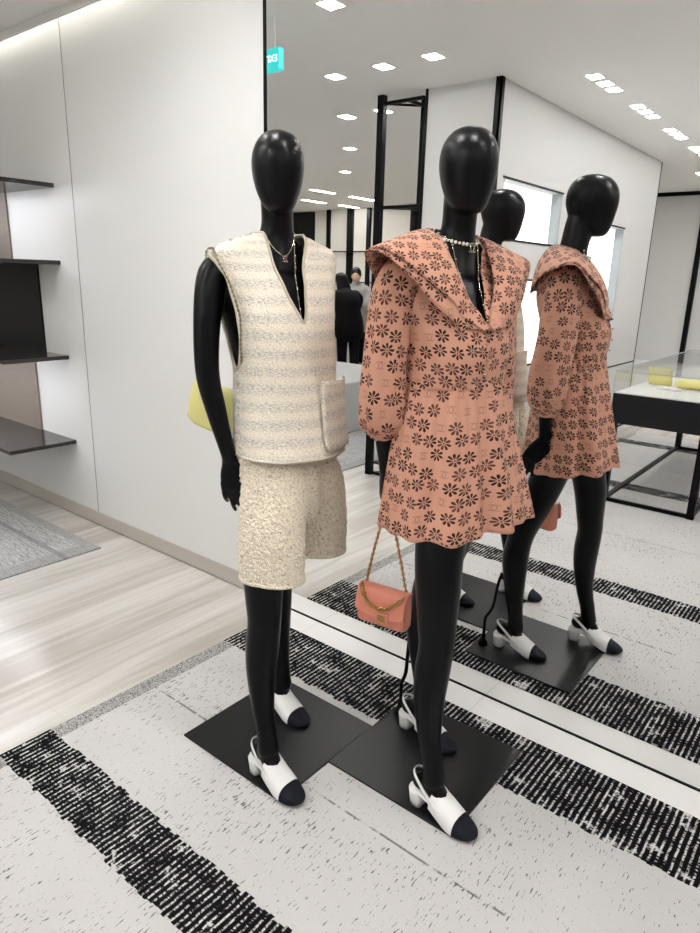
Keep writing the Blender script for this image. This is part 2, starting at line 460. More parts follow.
def grid_mesh(name, P, mat, parent=None, closed=False, solid=0.0, sub=0, loc=None, keep=None, center=None, uvf=None):
    """P[i][j] points -> sheet with a UV map in metres; keep(i,j) False drops the quad"""
    ni, nj = len(P), len(P[0])
    vlen = [0.0]
    for i in range(1, ni):
        vlen.append(vlen[-1] + sum((P[i][j] - P[i - 1][j]).length for j in range(nj)) / nj)
    cj = nj // 2 if center is None else center
    ulen = []
    for i in range(ni):
        u = [0.0] * nj
        for j in range(cj + 1, nj): u[j] = u[j - 1] + (P[i][j] - P[i][j - 1]).length
        for j in range(cj - 1, -1, -1): u[j] = u[j + 1] - (P[i][j] - P[i][j + 1]).length
        ulen.append(u)
    me = bpy.data.meshes.new(name)
    vs = [p for r in P for p in r]; fs = []; uvs = []
    for i in range(ni - 1):
        for j in range(nj if closed else nj - 1):
            k = (j + 1) % nj
            if keep and not keep(i, j): continue
            fs.append((i * nj + j, i * nj + k, (i + 1) * nj + k, (i + 1) * nj + j))
            uk = ulen[i][k] if k > j else ulen[i][j] + (P[i][k] - P[i][j]).length
            uk2 = ulen[i + 1][k] if k > j else ulen[i + 1][j] + (P[i + 1][k] - P[i + 1][j]).length
            if uvf:
                uvs += [uvf(i, j), uvf(i, j + 1), uvf(i + 1, j + 1), uvf(i + 1, j)]; continue
            uvs += [(ulen[i][j], vlen[i]), (uk, vlen[i]), (uk2, vlen[i + 1]), (ulen[i + 1][j], vlen[i + 1])]
    me.from_pydata([tuple(v) for v in vs], [], fs)
    uvl = me.uv_layers.new(name='UVMap')
    for l, uvv in enumerate(uvs): uvl.data[l].uv = uvv
    for p in me.polygons: p.use_smooth = True
    me.materials.append(MT[mat] if isinstance(mat, str) else mat)
    o = bpy.data.objects.new(name, me); COL.objects.link(o)
    if parent: o.parent = parent
    if loc: o.location = loc
    if sub:
        m = o.modifiers.new('sub', 'SUBSURF'); m.levels = sub; m.render_levels = sub
    if solid:
        m = o.modifiers.new('thick', 'SOLIDIFY'); m.thickness = abs(solid); m.offset = 1.0 if solid > 0 else -1.0
    return o
def relief(o, kind, size, strength, levels):
    tx = bpy.data.textures.new(o.name + '_relief', kind)
    tx.noise_scale = size
    m = o.modifiers.new('sub', 'SUBSURF'); m.subdivision_type = 'SIMPLE'; m.levels = levels; m.render_levels = levels
    d = o.modifiers.new('relief', 'DISPLACE'); d.texture = tx; d.texture_coords = 'LOCAL'; d.strength = strength; d.mid_level = .5
    return o
def baked(o):
    """apply the modifiers"""
    dg = bpy.context.evaluated_depsgraph_get()
    me = bpy.data.meshes.new_from_object(o.evaluated_get(dg))
    o.modifiers.clear(); o.data = me
    return o
def bvh_of(*objs):
    vs, fs = [], []
    for o in objs:
        k = len(vs); vs += [v.co.copy() for v in o.data.vertices]
        cen = sum((p.center for p in o.data.polygons), V()) / len(o.data.polygons)
        out = sum((p.center - cen).normalized().dot(p.normal) * p.area for p in o.data.polygons)
        fs += [[k + i for i in (p.vertices if out > 0 else reversed(p.vertices))] for p in o.data.polygons]
    return BVHTree.FromPolygons(vs, fs)
def push(P, bvh, off):
    for r in P:
        for j, p in enumerate(r):
            q = bvh.find_nearest(p, .25)
            if q[0] is None: continue
            d = (p - q[0]).dot(q[1])
            if d < off: r[j] = q[0] + q[1] * off
    return P
def relax(P, it=1, closed=False, fix_edges=True):
    ni, nj = len(P), len(P[0])
    for _ in range(it):
        Q = [[p.copy() for p in r] for r in P]
        for i in range(1 if fix_edges else 0, ni - 1 if fix_edges else ni):
            for j in range(nj):
                if not closed and j in (0, nj - 1): continue
                nb = [P[max(i - 1, 0)][j], P[min(i + 1, ni - 1)][j], P[i][(j - 1) % nj], P[i][(j + 1) % nj]]
                Q[i][j] = P[i][j] * .5 + sum(nb, V()) * .125
        P = Q
    return P

# ---------------------------------------------------------------- the room
# the mirror wall is y = 0; the shop (and the camera) is on the y < 0 side
struct(boxo('floor', (-13, 5, -7.9, .12, -.06, 0), 'floor'))
def merged(name, boxes, mat, parent=None):
    bm = bmesh.new()
    for b in boxes: box(bm, *b)
    return link(name, bm, mat, parent, smooth=False)
struct(merged('ceiling', [(-13, 5, -7.9, -.075, CEIL, CEIL + .05), (-2.03, 5, -.075, .12, CEIL, CEIL + .05), (-13, -2.03, -.075, .12, 2.93, 2.98), (-13, -2.03, -.085, -.074, CEIL - .036, 2.94)], 'ceiling'))
struct(boxo('wall_back', (-13, -2.019, 0, .12, 0, 2.93), 'lacquer'))
struct(boxo('wall_mirror_backing', (-2.03, 5, .03, .12, 0, CEIL + .05), 'paint')).name = 'wall_north'
struct(boxo('wall_left', (-13.1, -13, -7.9, .12, 0, 2.93), 'cream_wall'))
struct(boxo('wall_right', (5, 5.1, -7.9, .12, 0, CEIL), 'paint'))
struct(boxo('wall_rear', (-13, -5.5, -7.9, -7.8, 0, CEIL), 'cream_wall'))
struct(boxo('wall_rear_white', (-5.5, 5, -7.9, -7.8, 0, CEIL), 'paint')).name = 'wall_south'
struct(boxo('baseboard_left', (-13, -2.02, -.004, 0.001, 0, .082), 'stone_base'))
struct(merged('trim_1', [(-3.435, -3.431, -.0015, .001, .0, 2.93), (-5.6, -5.596, -.0015, .001, .0, 2.93)], 'seam'))
struct(boxo('trim_2', (-2.019, -2.006, -.003, .05, 0, 2.93), 'black_metal'))
struct(boxo('trim_9', (-1.995, 4.98, -.124, -.004, -.03, .003), 'white_stone'))
struct(boxo('trim_3', (-2.006, 5, -.004, .03, 0, .008), 'black_metal'))
struct(boxo('trim_4', (-13, -2.03, -.004, -.0005, -.001, .004), 'seam'))
co = boxo('cove_light', (-13, -2.04, .0 - .06, .0 - .02, 2.915, 2.929), 'cove')
tag(co, 'hidden strip light washing the white wall from above the ceiling edge', 'light')

mir = boxo('wall_mirror', (-2.006, 4.98, 0, .02, .008, CEIL), 'mirror')
tag(mir, 'floor to ceiling mirror wall behind the two mannequins, edged in black', 'mirror')

# rugs
rug = boxo('rug', (-1.885, 4.9, -5.0, -.125, 0, .009), 'rug'); tag(rug, 'large woven off-white rug with broken black stripes under the mannequins', 'rug')
rg2 = boxo('rug', (-6.6, -3.11, -3.2, -.19, 0, .009), 'grey_rug'); tag(rg2, 'grey striated rug lying along the white wall below the shelves', 'rug')

# ---------------------------------------------------------------- ceiling downlights
def downlight(x, y, label, w=.085, l=.095, group=None, lamp='lamp'):
    e = empty('ceiling_downlight', (x, y, CEIL))
    bm = bmesh.new(); box(bm, -w / 2, w / 2, -l / 2, l / 2, -.003, .01)
    link('diffuser', bm, lamp, e, smooth=False)
    bm = bmesh.new(); t = .006
    for b in ((-w / 2 - t, -w / 2, -l / 2 - t, l / 2 + t), (w / 2, w / 2 + t, -l / 2 - t, l / 2 + t), (-w / 2, w / 2, -l / 2 - t, -l / 2), (-w / 2, w / 2, l / 2, l / 2 + t)):
        box(bm, *b, -.004, .01)
    link('frame', bm, 'ceiling', e, smooth=False)
    tag(e, label, 'ceiling light', group)
    return e
ordn = ['first', 'middle', 'last']
for k, (x, y) in enumerate([(-2.91, -1.455), (-2.55, -1.455), (-2.22, -1.455)]):
    downlight(x, y, 'single square downlight, %s of three in line over the black shelf frame' % ordn[k], group='ceiling downlights')
downlight(-2.215, -.60, 'single square downlight nearest the top edge of the mirror above the cream mannequin', group='ceiling downlights')
rows = [(-1.635, [-2.28, -2.45, -2.61]), (-1.635, [-3.10, -3.27, -3.44]), (-1.645, [-3.95, -4.12, -4.29]), (-1.655, [-4.80, -4.97, -5.14])]
rn = ['nearest', 'second nearest', 'third nearest', 'farthest']
for k, (x, ys) in enumerate(rows):
    for j, y in enumerate(ys):
        downlight(x, y, '%s downlight of the %s row of three beside the long niche wall' % (ordn[j].capitalize(), rn[k]), group='ceiling downlights', w=.075)
for k, (x, y) in enumerate([(-3.51, -2.3), (-3.17, -2.3), (-2.83, -2.3)]):
    downlight(x, y, '%s of three square downlights seen left of the tall black shelf frame' % ordn[k].capitalize(), group='ceiling downlights', l=.12)
downlight(-4.30, -3.31, 'small square downlight beyond the row of three, right of the cream mannequin head', group='ceiling downlights')
downlight(-5.25, -4.4, 'small square downlight farther back, towards the shoppers', group='ceiling downlights')
for k, (x, y, l) in enumerate([(-6.71, -5.68, .48), (-7.71, -6.60, .55), (-6.73, -6.60, .55), (-7.68, -7.45, .5)]):
    downlight(x, y, 'slim linear ceiling light at the far end of the shop, %s' % ['nearest', 'left of the pair', 'right of the pair', 'farthest back'][k], w=.07, l=l, group='linear ceiling lights')
for k, (x, y) in enumerate([(-1.5, -.75), (-.75, -.75), (0, -.75), (.9, -.75), (.2, -2.3), (1.4, -2.3), (2.8, -2.3), (.2, -4.0), (1.6, -4.0), (3.2, -4.0), (-4.4, -4.9), (-5.6, -2.6), (-6.6, -2.6), (-9, -3.2), (-9, -5.2), (.5, -6.2), (3, -6.2), (2.6, -.75), (-1.9, -6.3), (-1.0, -6.3)]):  # unseen downlights assumed overhead; the last pair added to brighten the far wall
    downlight(x, y, 'unseen square recessed downlight assumed overhead, outside the picture', group='ceiling downlights overhead', w=.12, l=.12)

# exit sign hanging by the mirror edge
ex = boxo('exit_sign', (-2.575, -2.474, -.572, -.535, 2.374, 2.468), 'exit_face'); bevel_mod(ex, .004)
tag(ex, 'small lit green exit sign hanging from the ceiling, seen at the mirror edge', 'exit sign')
fc = bpy.data.curves.new('lettering', 'FONT'); fc.body = 'EXIT'; fc.size = .042; fc.align_x = 'CENTER'; fc.align_y = 'CENTER'; fc.extrude = .0008
fo = bpy.data.objects.new('lettering', fc); COL.objects.link(fo); fc.materials.append(MT['exit_text'])
fo.data = fo.data
let = bpy.data.objects.new('lettering', bpy.data.meshes.new_from_object(fo)); COL.objects.link(let); bpy.data.objects.remove(fo); fo = let
fo.location = (-2.5245, -.534, 2.421); fo.rotation_euler = (pi / 2, 0, pi); fo.parent = ex
bm = bmesh.new(); box(bm, -2.522, -2.515, -.558, -.552, 2.4675, CEIL)
link('bracket', bm, 'ceiling', ex, smooth=False)

# ---------------------------------------------------------------- niche wall block behind the camera's left
XN, XB = -2.08, -2.60
def tile(ys, zs, holes, x0, x1):
    out = []
    for ya, yb in zip(ys[:-1], ys[1:]):
        for za, zb in zip(zs[:-1], zs[1:]):
            cy, cz = (ya + yb) / 2, (za + zb) / 2
            if any(h[0] < cy < h[1] and h[2] < cz < h[3] for h in holes): continue
            out.append((x0, x1, ya, yb, za, zb))
    return out
holes = [(-3.07, -2.12, 1.715, 2.07), (-3.07, -2.12, .86, 1.455), (-4.55, -3.40, 1.14, 1.93)]
ys = sorted({-5.4, -1.99, *[h[0] for h in holes], *[h[1] for h in holes]}); zs = sorted({0, CEIL, *[h[2] for h in holes], *[h[3] for h in holes]})
bl = [(XB, -2.165, -5.4, -1.99, 0, CEIL)] + tile(ys, zs, holes, -2.165, XN)
struct(merged('wall_niche', bl, 'paint'))
for k, h in enumerate(holes):
    y0, y1, z0, z1 = h; n = 'niche_display'
    e = empty(n, (XN, (y0 + y1) / 2, z0))
    def rel(b): return (b[0] - XN, b[1] - XN, b[2] - (y0 + y1) / 2, b[3] - (y0 + y1) / 2, b[4] - z0, b[5] - z0)
    boxo('backlit_panel', rel((-2.1645, -2.157, y0 + .004, y1 - .004, z0 + .004, z1 - .004)), 'backlit', e)
    t = .012
    for b in ((-2.157, XN - .002, y0, y0 + t, z0, z1), (-2.157, XN - .002, y1 - t, y1, z0, z1)): boxo('side_panel', rel(b), 'niche_side', e)
    f = .012
    for b in ((XN - .01, XN + .004, y0 - f, y1 + f, z1, z1 + f), (XN - .01, XN + .004, y0 - f, y1 + f, z0 - f, z0)): boxo('frame', rel(b), 'black_metal', e)
    if k == 2: boxo('divider', rel((-2.1565, -2.154, -3.95, -3.944, z0, z1)), 'niche_side', e)
    tag(e, ['upper short backlit display niche in the white wall, behind the cream mannequin reflection', 'lower backlit display niche under the short one', 'tall backlit display niche in the white wall, behind the floral mannequin reflection'][k], 'display niche')
struct(merged('trim_5', [(XN, XN + .003, -5.4, -1.99, .672, .684), (XN, XN + .004, -5.4, -1.99, 0, .02)], 'black_metal'))
struct(merged('trim_6', [(XN - .03, XN + .008, -1.99, -1.975, 0, CEIL), (XN, XN + .008, -2.02, -1.975, 0, CEIL), (XB, XB + .012, -1.99, -1.975, 0, CEIL), (XN - .004, XN + .004, -5.412, -5.4, 0, CEIL)], 'black_metal'))
# goods in the lower niche
bm = bmesh.new(); tube(bm, [(-2.118, -2.5, .885), (-2.118, -2.5, .98), (-2.118, -2.5, 1.08)], [(.022, .07), (.026, .085), (.018, .05)], 14, 4, ref=(1, 0, 0))
tag(link('handbag', bm, 'pale_yellow', None), 'cream handbag standing in the lower backlit niche', 'bag')

# rear wall: dark doorway, black posts, rails
rw = -7.8
struct(merged('door_1', [(-9.6, -8.76, rw - .001, rw + .03, 0, 2.585)], 'black_panel'))
struct(merged('trim_7', [(a, b, rw, rw + .05, 0, CEIL) for a, b in ((-8.44, -8.37), (-7.955, -7.83), (-7.515, -7.445), (-6.6, -6.53), (-5.6, -5.5), (-2.18, -2.12))] + [(-5.5, 5, rw, rw + .05, 2.56, CEIL)], 'black_metal'))
struct(merged('trim_8', [(-8.6, -5.5, rw + .05, rw + .09, z, z + .02) for z in (1.87, 1.345)], 'black_metal'))
ct = boxo('display_counter', (-3.3, -1.2, -7.75, -6.6, 0, .46), 'lacquer'); bevel_mod(ct, .004)
tag(ct, 'low white display counter along the far wall, seen past the niche wall', 'counter')

# black open shelf frame beside the white wall end
et = empty('shelf_frame', (-2.78, -2.07, 0))
def erel(b): return (b[0] + 2.78, b[1] + 2.78, b[2] + 2.07, b[3] + 2.07, b[4], b[5])
for b in ((-2.950, -2.902, -1.98, -1.935), (-2.737, -2.712, -2.16, -2.135)):
    boxo('post', erel((*b, 0, CEIL - .002)), 'black_metal', et)
for z, t in ((2.545, .02), (1.90, .022), (.86, .022), (.09, .012), (0.004, .022)):
    bm = bmesh.new()
    for b in ((-2.91, -2.601, -1.975, -1.957), (-2.732, -2.716, -2.14, -1.974)):
        box(bm, *erel((*b, z, z + t)))
    tube(bm, [erel((-2.91, 0, -1.965, 0, z + t / 2, 0))[0::2], erel((-2.725, 0, -2.147, 0, z + t / 2, 0))[0::2]], .008, 4)
    link('rail', bm, 'black_metal', et, smooth=False)
for z in (1.923, .883):
    boxo('glass_shelf', erel((-2.73, -2.61, -2.135, -1.975, z, z + .008)), 'glass', et)
tag(et, 'tall black metal shelf frame with glass shelves, reflected between the two mannequins', 'shelf')

# grey upholstered block
pl = boxo('plinth', (-5.3, -3.87, -4.0, -2.3, .0092, .5), 'grey_plinth'); bevel_mod(pl, .02, 3)
tag(pl, 'low light grey block in front of the shoppers, seen between the mannequins', 'plinth')

# ---------------------------------------------------------------- glass display table
vt = empty('display_table', (-1.07, -3.56, 0))
def vr(b): return (b[0] + 1.07, b[1] + 1.07, b[2] + 3.56, b[3] + 3.56, b[4], b[5])
x0, x1, y0, y1 = -1.372, -.77, -4.60, -2.55
o = boxo('apron', vr((x0, x1, y0, y1, .557, .757)), 'black_matte', vt); bevel_mod(o, .003)
boxo('display_bed', vr((x0 + .01, x1 - .01, y0 + .01, y1 - .01, .757, .763)), 'lacquer', vt)
for b in ((x0, x0 + .045, y1 - .045, y1), (x1 - .045, x1, y1 - .045, y1), (x0, x0 + .045, y0, y0 + .045), (x1 - .045, x1, y0, y0 + .045)):
    boxo('leg', vr((*b, .0092, .557)), 'black_metal', vt)
for b in ((x0 + .01, x0 + .035, y0, y1), (x1 - .035, x1 - .01, y0, y1), (x0, x1, y1 - .035, y1 - .01), (x0, x1, y0 + .01, y0 + .035)):
    boxo('rail', vr((*b, .0095, .034)), 'black_metal', vt)
bm = bmesh.new(); t = .006
for b in ((x0, x1, y1 - t, y1, .763, .895), (x0, x1, y0, y0 + t, .763, .895), (x0, x0 + t, y0 + t, y1 - t, .763, .895), (x1 - t, x1, y0 + t, y1 - t, .763, .895), (x0, x1, y0, y1, .895, .903)):
    box(bm, *vr(b))
link('glass_case', bm, 'glass', vt, smooth=False)
bm = bmesh.new(); t = .005
for b in ((x0 - .001, x1 + .001, y1 - t, y1 + .001, .9035, .908), (x0 - .001, x1 + .001, y0, y0 + t, .9035, .908), (x0 - .001, x0 + t, y0, y1, .9035, .908), (x1 - t, x1, y0, y1, .9035, .908), (x0 - .001, x0 + .003, y1 - .003, y1 + .001, .763, .904)):
    box(bm, *vr(b))
link('edge_trim', bm, 'niche_side', vt, smooth=False)
tag(vt, 'black display table with a glass case on top, reflected at the right', 'table')
# goods in the case
bm = bmesh.new(); box(bm, -.085, .085, -.012, .012, 0, .13, .01, 3)
yb = link('leather_case', bm, 'pale_yellow', None, loc=(-1.235, -3.14, .7645)); yb.rotation_euler = (math.radians(-16), 0, math.radians(10))
tag(yb, 'pale yellow leather case propped up in the glass display table', 'case')
bm = bmesh.new(); tube(bm, [(-.11, 0, .03), (-.05, .01, .036), (.03, 0, .034), (.11, -.015, .026)], [(.03, .045), (.034, .055), (.034, .052), (.02, .035)], 14, 3, ref=(0, 0, 1))
yb2 = link('leather_pouch', bm, 'pale_yellow', None, loc=(-.985, -3.09, .764))
tag(yb2, 'soft pale yellow pouch lying flat in the glass display table', 'pouch')
e = empty('wallet', (-1.13, -2.95, .764)); e.rotation_euler = (0, 0, .3)
o = boxo('cover', (-.075, .075, -.04, .04, 0, .016), 'shoe_white', e, .005, 3)
o = boxo('clasp', (.045, .07, -.042, -.03, .004, .018), 'toe_black', e, .002)
tag(e, 'small white wallet with a dark clasp in front of the yellow case', 'wallet')

# ---------------------------------------------------------------- wall shelves at the left
sh = empty('wall_shelf', (-4.6, 0, .4))
def sr(b): return (b[0] + 4.6, b[1] + 4.6, b[2], b[3], b[4] - .4, b[5] - .4)
for z, d in ((1.862, .36), (1.470, .375), (.955, .365), (.462, .385)):
    o = boxo('shelf', sr((-5.9, -3.615, -d, -.0005, z, z + .022)), 'dark_gloss', sh); bevel_mod(o, .002)
for xe, z0, z1, m in ((-4.16, 1.492, 1.862, 'taupe'), (-3.865, .977, 1.470, 'black_panel'), (-4.005, .484, .955, 'taupe')):
    boxo('back_panel', sr((-5.9, xe, -.012, -.0005, z0, z1)), m, sh)
for z in (1.862, .955):
    boxo('light_strip', sr((-5.8, -3.66, -.335, -.315, z - .005, z - .0005)), 'led', sh)
tag(sh, 'wall shelf unit of four dark glossy shelves with taupe and black back panels', 'shelf')
hb = empty('handbag', (-4.40, -.17, 1.492))
bm = bmesh.new(); tube(bm, [(0, 0, .015), (0, 0, .06), (0, 0, .12), (0, 0, .15)], [(.15, .065), (.155, .07), (.13, .05), (.10, .03)], 24, 4, ref=(1, 0, 0))
link('body', bm, 'black_bag', hb)
bm = bmesh.new(); tube(bm, [(-.07, 0, .13), (-.065, 0, .19), (0, 0, .215), (.065, 0, .19), (.07, 0, .13)], .008, 8, 5)
link('handle', bm, 'black_bag', hb)
tag(hb, 'black handbag standing on the second shelf at the left edge', 'bag')

# ---------------------------------------------------------------- mannequins
def lerp_table(tab, z):
    if z <= tab[0][0]: return tab[0][1:]
    for a, b in zip(tab[:-1], tab[1:]):
        if z <= b[0]:
            t = (z - a[0]) / (b[0] - a[0]); t = t * t * (3 - 2 * t) * .35 + t * .65
            return tuple(p + (q - p) * t for p, q in zip(a[1:], b[1:]))
    return tab[-1][1:]
CEN = [(.76, .040, -.015), (.90, .034, -.012), (1.05, .018, -.005), (1.19, .002, 0), (1.30, -.018, .004), (1.40, -.038, .010), (1.47, -.048, .014), (1.53, -.042, .022), (1.60, -.03, .026)]
TOR = [(.80, .10, .08, .09), (.86, .128, .088, .102), (.92, .134, .090, .104), (1.0, .126, .088, .094), (1.10, .116, .083, .078), (1.19, .118, .09, .078), (1.28, .134, .116, .085),
       (1.33, .14, .112, .09), (1.40, .15, .088, .09), (1.45, .152, .070, .082), (1.485, .138, .055, .066), (1.51, .105, .047, .056), (1.535, .066, .042, .05)]
VEST = [(.93, .159, .150, .130), (1.05, .153, .130, .118), (1.19, .145, .124, .110), (1.28, .148, .135, .108), (1.35, .160, .128, .108), (1.42, .174, .104, .104), (1.465, .186, .082, .090),
        (1.50, .192, .064, .070), (1.524, .165, .052, .060), (1.54, .11, .047, .056), (1.556, .064, .044, .054)]
BOD = [(1.18, .150, .110, .104), (1.20, .149, .110, .100), (1.28, .152, .134, .102), (1.34, .158, .130, .106), (1.41, .168, .104, .104), (1.46, .170, .084, .094), (1.495, .150, .066, .076), (1.52, .112, .056, .064), (1.552, .064, .048, .058)]
def azi(z):
    t = min(max((z - .95) / .45, 0), 1); return math.radians(-11 - 5 * t)
def shell(tab, z, th, off=0.0, zs=None, dc=(0, 0)):
    w, df, db = lerp_table(tab, z); a = azi(z)
    Fd = V((math.cos(a), math.sin(a), 0)); Rt = V((math.sin(a), -math.cos(a), 0))
    c = V((*lerp_table(CEN, z), z if zs is None else zs)) + V((dc[0], dc[1], 0))
    ct, stt = math.cos(th), math.sin(th); e = .86
    f = abs(ct) ** e * (1 if ct > 0 else -1); s = abs(stt) ** e * (1 if stt > 0 else -1)
    return c + Fd * f * ((df if ct > 0 else db) + off) + Rt * s * (w + off)

def hand(bm, W, D, N, T, curl, spread=1.0, s=1.0):
    """palm, four bent fingers and a thumb. D towards the fingertips, N the way the palm faces, T towards the thumb"""
    D = V(D).normalized(); N = V(N); N = (N - D * N.dot(D)).normalized(); T = V(T); T = (T - D * T.dot(D) - N * T.dot(N)).normalized()
    W = V(W)
    tube(bm, [W - D * .02, W + D * .012, W + D * .045 * s, W + D * .082 * s], [(.020, .0155), (.024, .0155), (.034, .0145), (.034, .0115)], 14, 4, ref=T)
    for k, (o, L) in enumerate(((.0275, .074), (.009, .083), (-.0095, .077), (-.027, .060))):
        p = W + D * (.070 - (.006 if k == 3 else 0)) * s + T * o * s
        a = 0.0; pts = [p.copy()]; seg = [.012, .43 * L, .31 * L, .26 * L]; q = p.copy()
        for i, l in enumerate(seg):
            d = D * math.cos(a) + N * math.sin(a) + T * o * 1.6 * spread
            q = q + d.normalized() * l * s; pts.append(q.copy()); a += curl[k] if i else curl[k] * .45
        tube(bm, pts, [.0092, .0088, .0082, .0074, .0062], 10, 3)
    p = W + D * .018 + T * .018
    d1 = (D * .62 + T * .62 + N * .35).normalized(); d2 = (D * .88 + T * .22 + N * .42).normalized()
    tube(bm, [p, p + d1 * .032, p + d1 * .034 + d2 * .028, p + d1 * .034 + d2 * .054], [.0135, .0112, .0095, .0072], 10, 4)

def body_mesh(name, arm_r, arm_l, hand_r, hand_l, parent):
    bm = bmesh.new()
    # trunk
    zs = [.80 + (1.54 - .80) * i / 44 for i in range(45)]
    rings_to_bm(bm, [[shell(TOR, z, 2 * pi * j / 48) for j in range(48)] for z in zs])
    # bust
    for s in (-1, 1):
        a = azi(1.3); Fd = V((math.cos(a), math.sin(a), 0)); Rt = V((math.sin(a), -math.cos(a), 0))
        ball(bm, V((-.018, .004, 1.292)) + Fd * .060 + Rt * s * .060, .050, 20, 14, (1, 1, .95))
    # neck
    tube(bm, [(-.036, .022, 1.46), (-.034, .026, 1.53), (-.030, .027, 1.58), (-.022, .018, 1.64), (-.01, .006, 1.70)], [(.066, .070), (.050, .052), (.047, .043), (.049, .043), (.05, .044)], 28, 5, ref=(.84, -.54, 0))
    # egg-shaped faceless head: (t, front, back, half width)
    H = [(.0, .012, -.016, .012), (.02, .032, -.036, .027), (.06, .052, -.056, .041), (.14, .070, -.074, .054), (.25, .083, -.084, .0635), (.36, .087, -.088, .067), (.48, .0865, -.087, .0665), (.60, .082, -.080, .063),
         (.72, .077, -.070, .057), (.82, .0715, -.058, .0495), (.90, .066, -.036, .042), (.96, .058, -.012, .033), (.99, .048, .006, .022), (1.0, .034, .016, .012)]
    a = math.radians(-35); Fd = V((math.cos(a), math.sin(a), 0)); Rt = V((math.sin(a), -math.cos(a), 0)); hc = V((.003, -.003, 0))
    rings = []
    for t, f, b, w in [tuple(q) for q in crom(H, 3)]:
        z = 1.801 - t * .197; c = hc + Fd * (f + b) / 2 + V((0, 0, z)); d = (f - b) / 2
        rings.append([c + Fd * math.cos(2 * pi * j / 40) * d + Rt * math.sin(2 * pi * j / 40) * w for j in range(40)])
    rings_to_bm(bm, rings[::-1])
    # legs
    R_leg = [((.048, -.072, .90), .078), ((.066, -.122, .76), .065), ((.080, -.140, .67), .060), ((.088, -.148, .58), .0525), ((.094, -.153, .51), .0475), ((.089, -.157, .43), .048), ((.089, -.162, .35), .043), ((.100, -.168, .25), .0335), ((.120, -.173, .17), .029), ((.130, -.175, .115), .032)]
    L_leg = [((.022, .062, .90), .080), ((-.008, .080, .76), .066), ((-.045, .084, .64), .059), ((-.080, .086, .54), .052), ((-.092, .087, .48), .0485), ((-.100, .087, .41), .051), ((-.096, .087, .34), .045), ((-.086, .087, .24), .0345), ((-.076, .086, .17), .029), ((-.070, .085, .115), .032)]
    for leg in (R_leg, L_leg):
        tube(bm, [p for p, r in leg], [r for p, r in leg], 24, 5, ref=(1, 0, 0))
    for (hx, hy), s in (((.055, -.172), -1), ((-.160, .085), 1)):
        dx = V((.9976, -.0698, 0)); o = V((hx, hy, .015))
        P = lambda f, z: o + dx * f + V((0, 0, z))
        ball(bm, P(.036, .076), .025, 16, 12, (1.15, .9, 1.0))
        tube(bm, [P(.045, .082), P(.075, .082), P(.102, .056), (P(.135, .032)), P(.168, .018), P(.19, .015)], [(.025, .022), (.029, .026), (.024, .029), (.016, .034), (.010, .030), (.008, .018)], 20, 4, ref=(0, 0, 1))
    for arm in (arm_r, arm_l):
        if arm is None: continue
        tube(bm, [p for p, r in arm], [r for p, r in arm], 20, 5)
    if hand_r: hand(bm, **hand_r); hand(bm, **hand_l)
    o = link(name, bm, 'mannequin', parent)
    m = o.modifiers.new('r', 'REMESH'); m.mode = 'VOXEL'; m.voxel_size = .0042
    m = o.modifiers.new('s', 'SMOOTH'); m.iterations = 5; m.factor = .5
    baked(o)
    for p in o.data.polygons: p.use_smooth = True
    return o

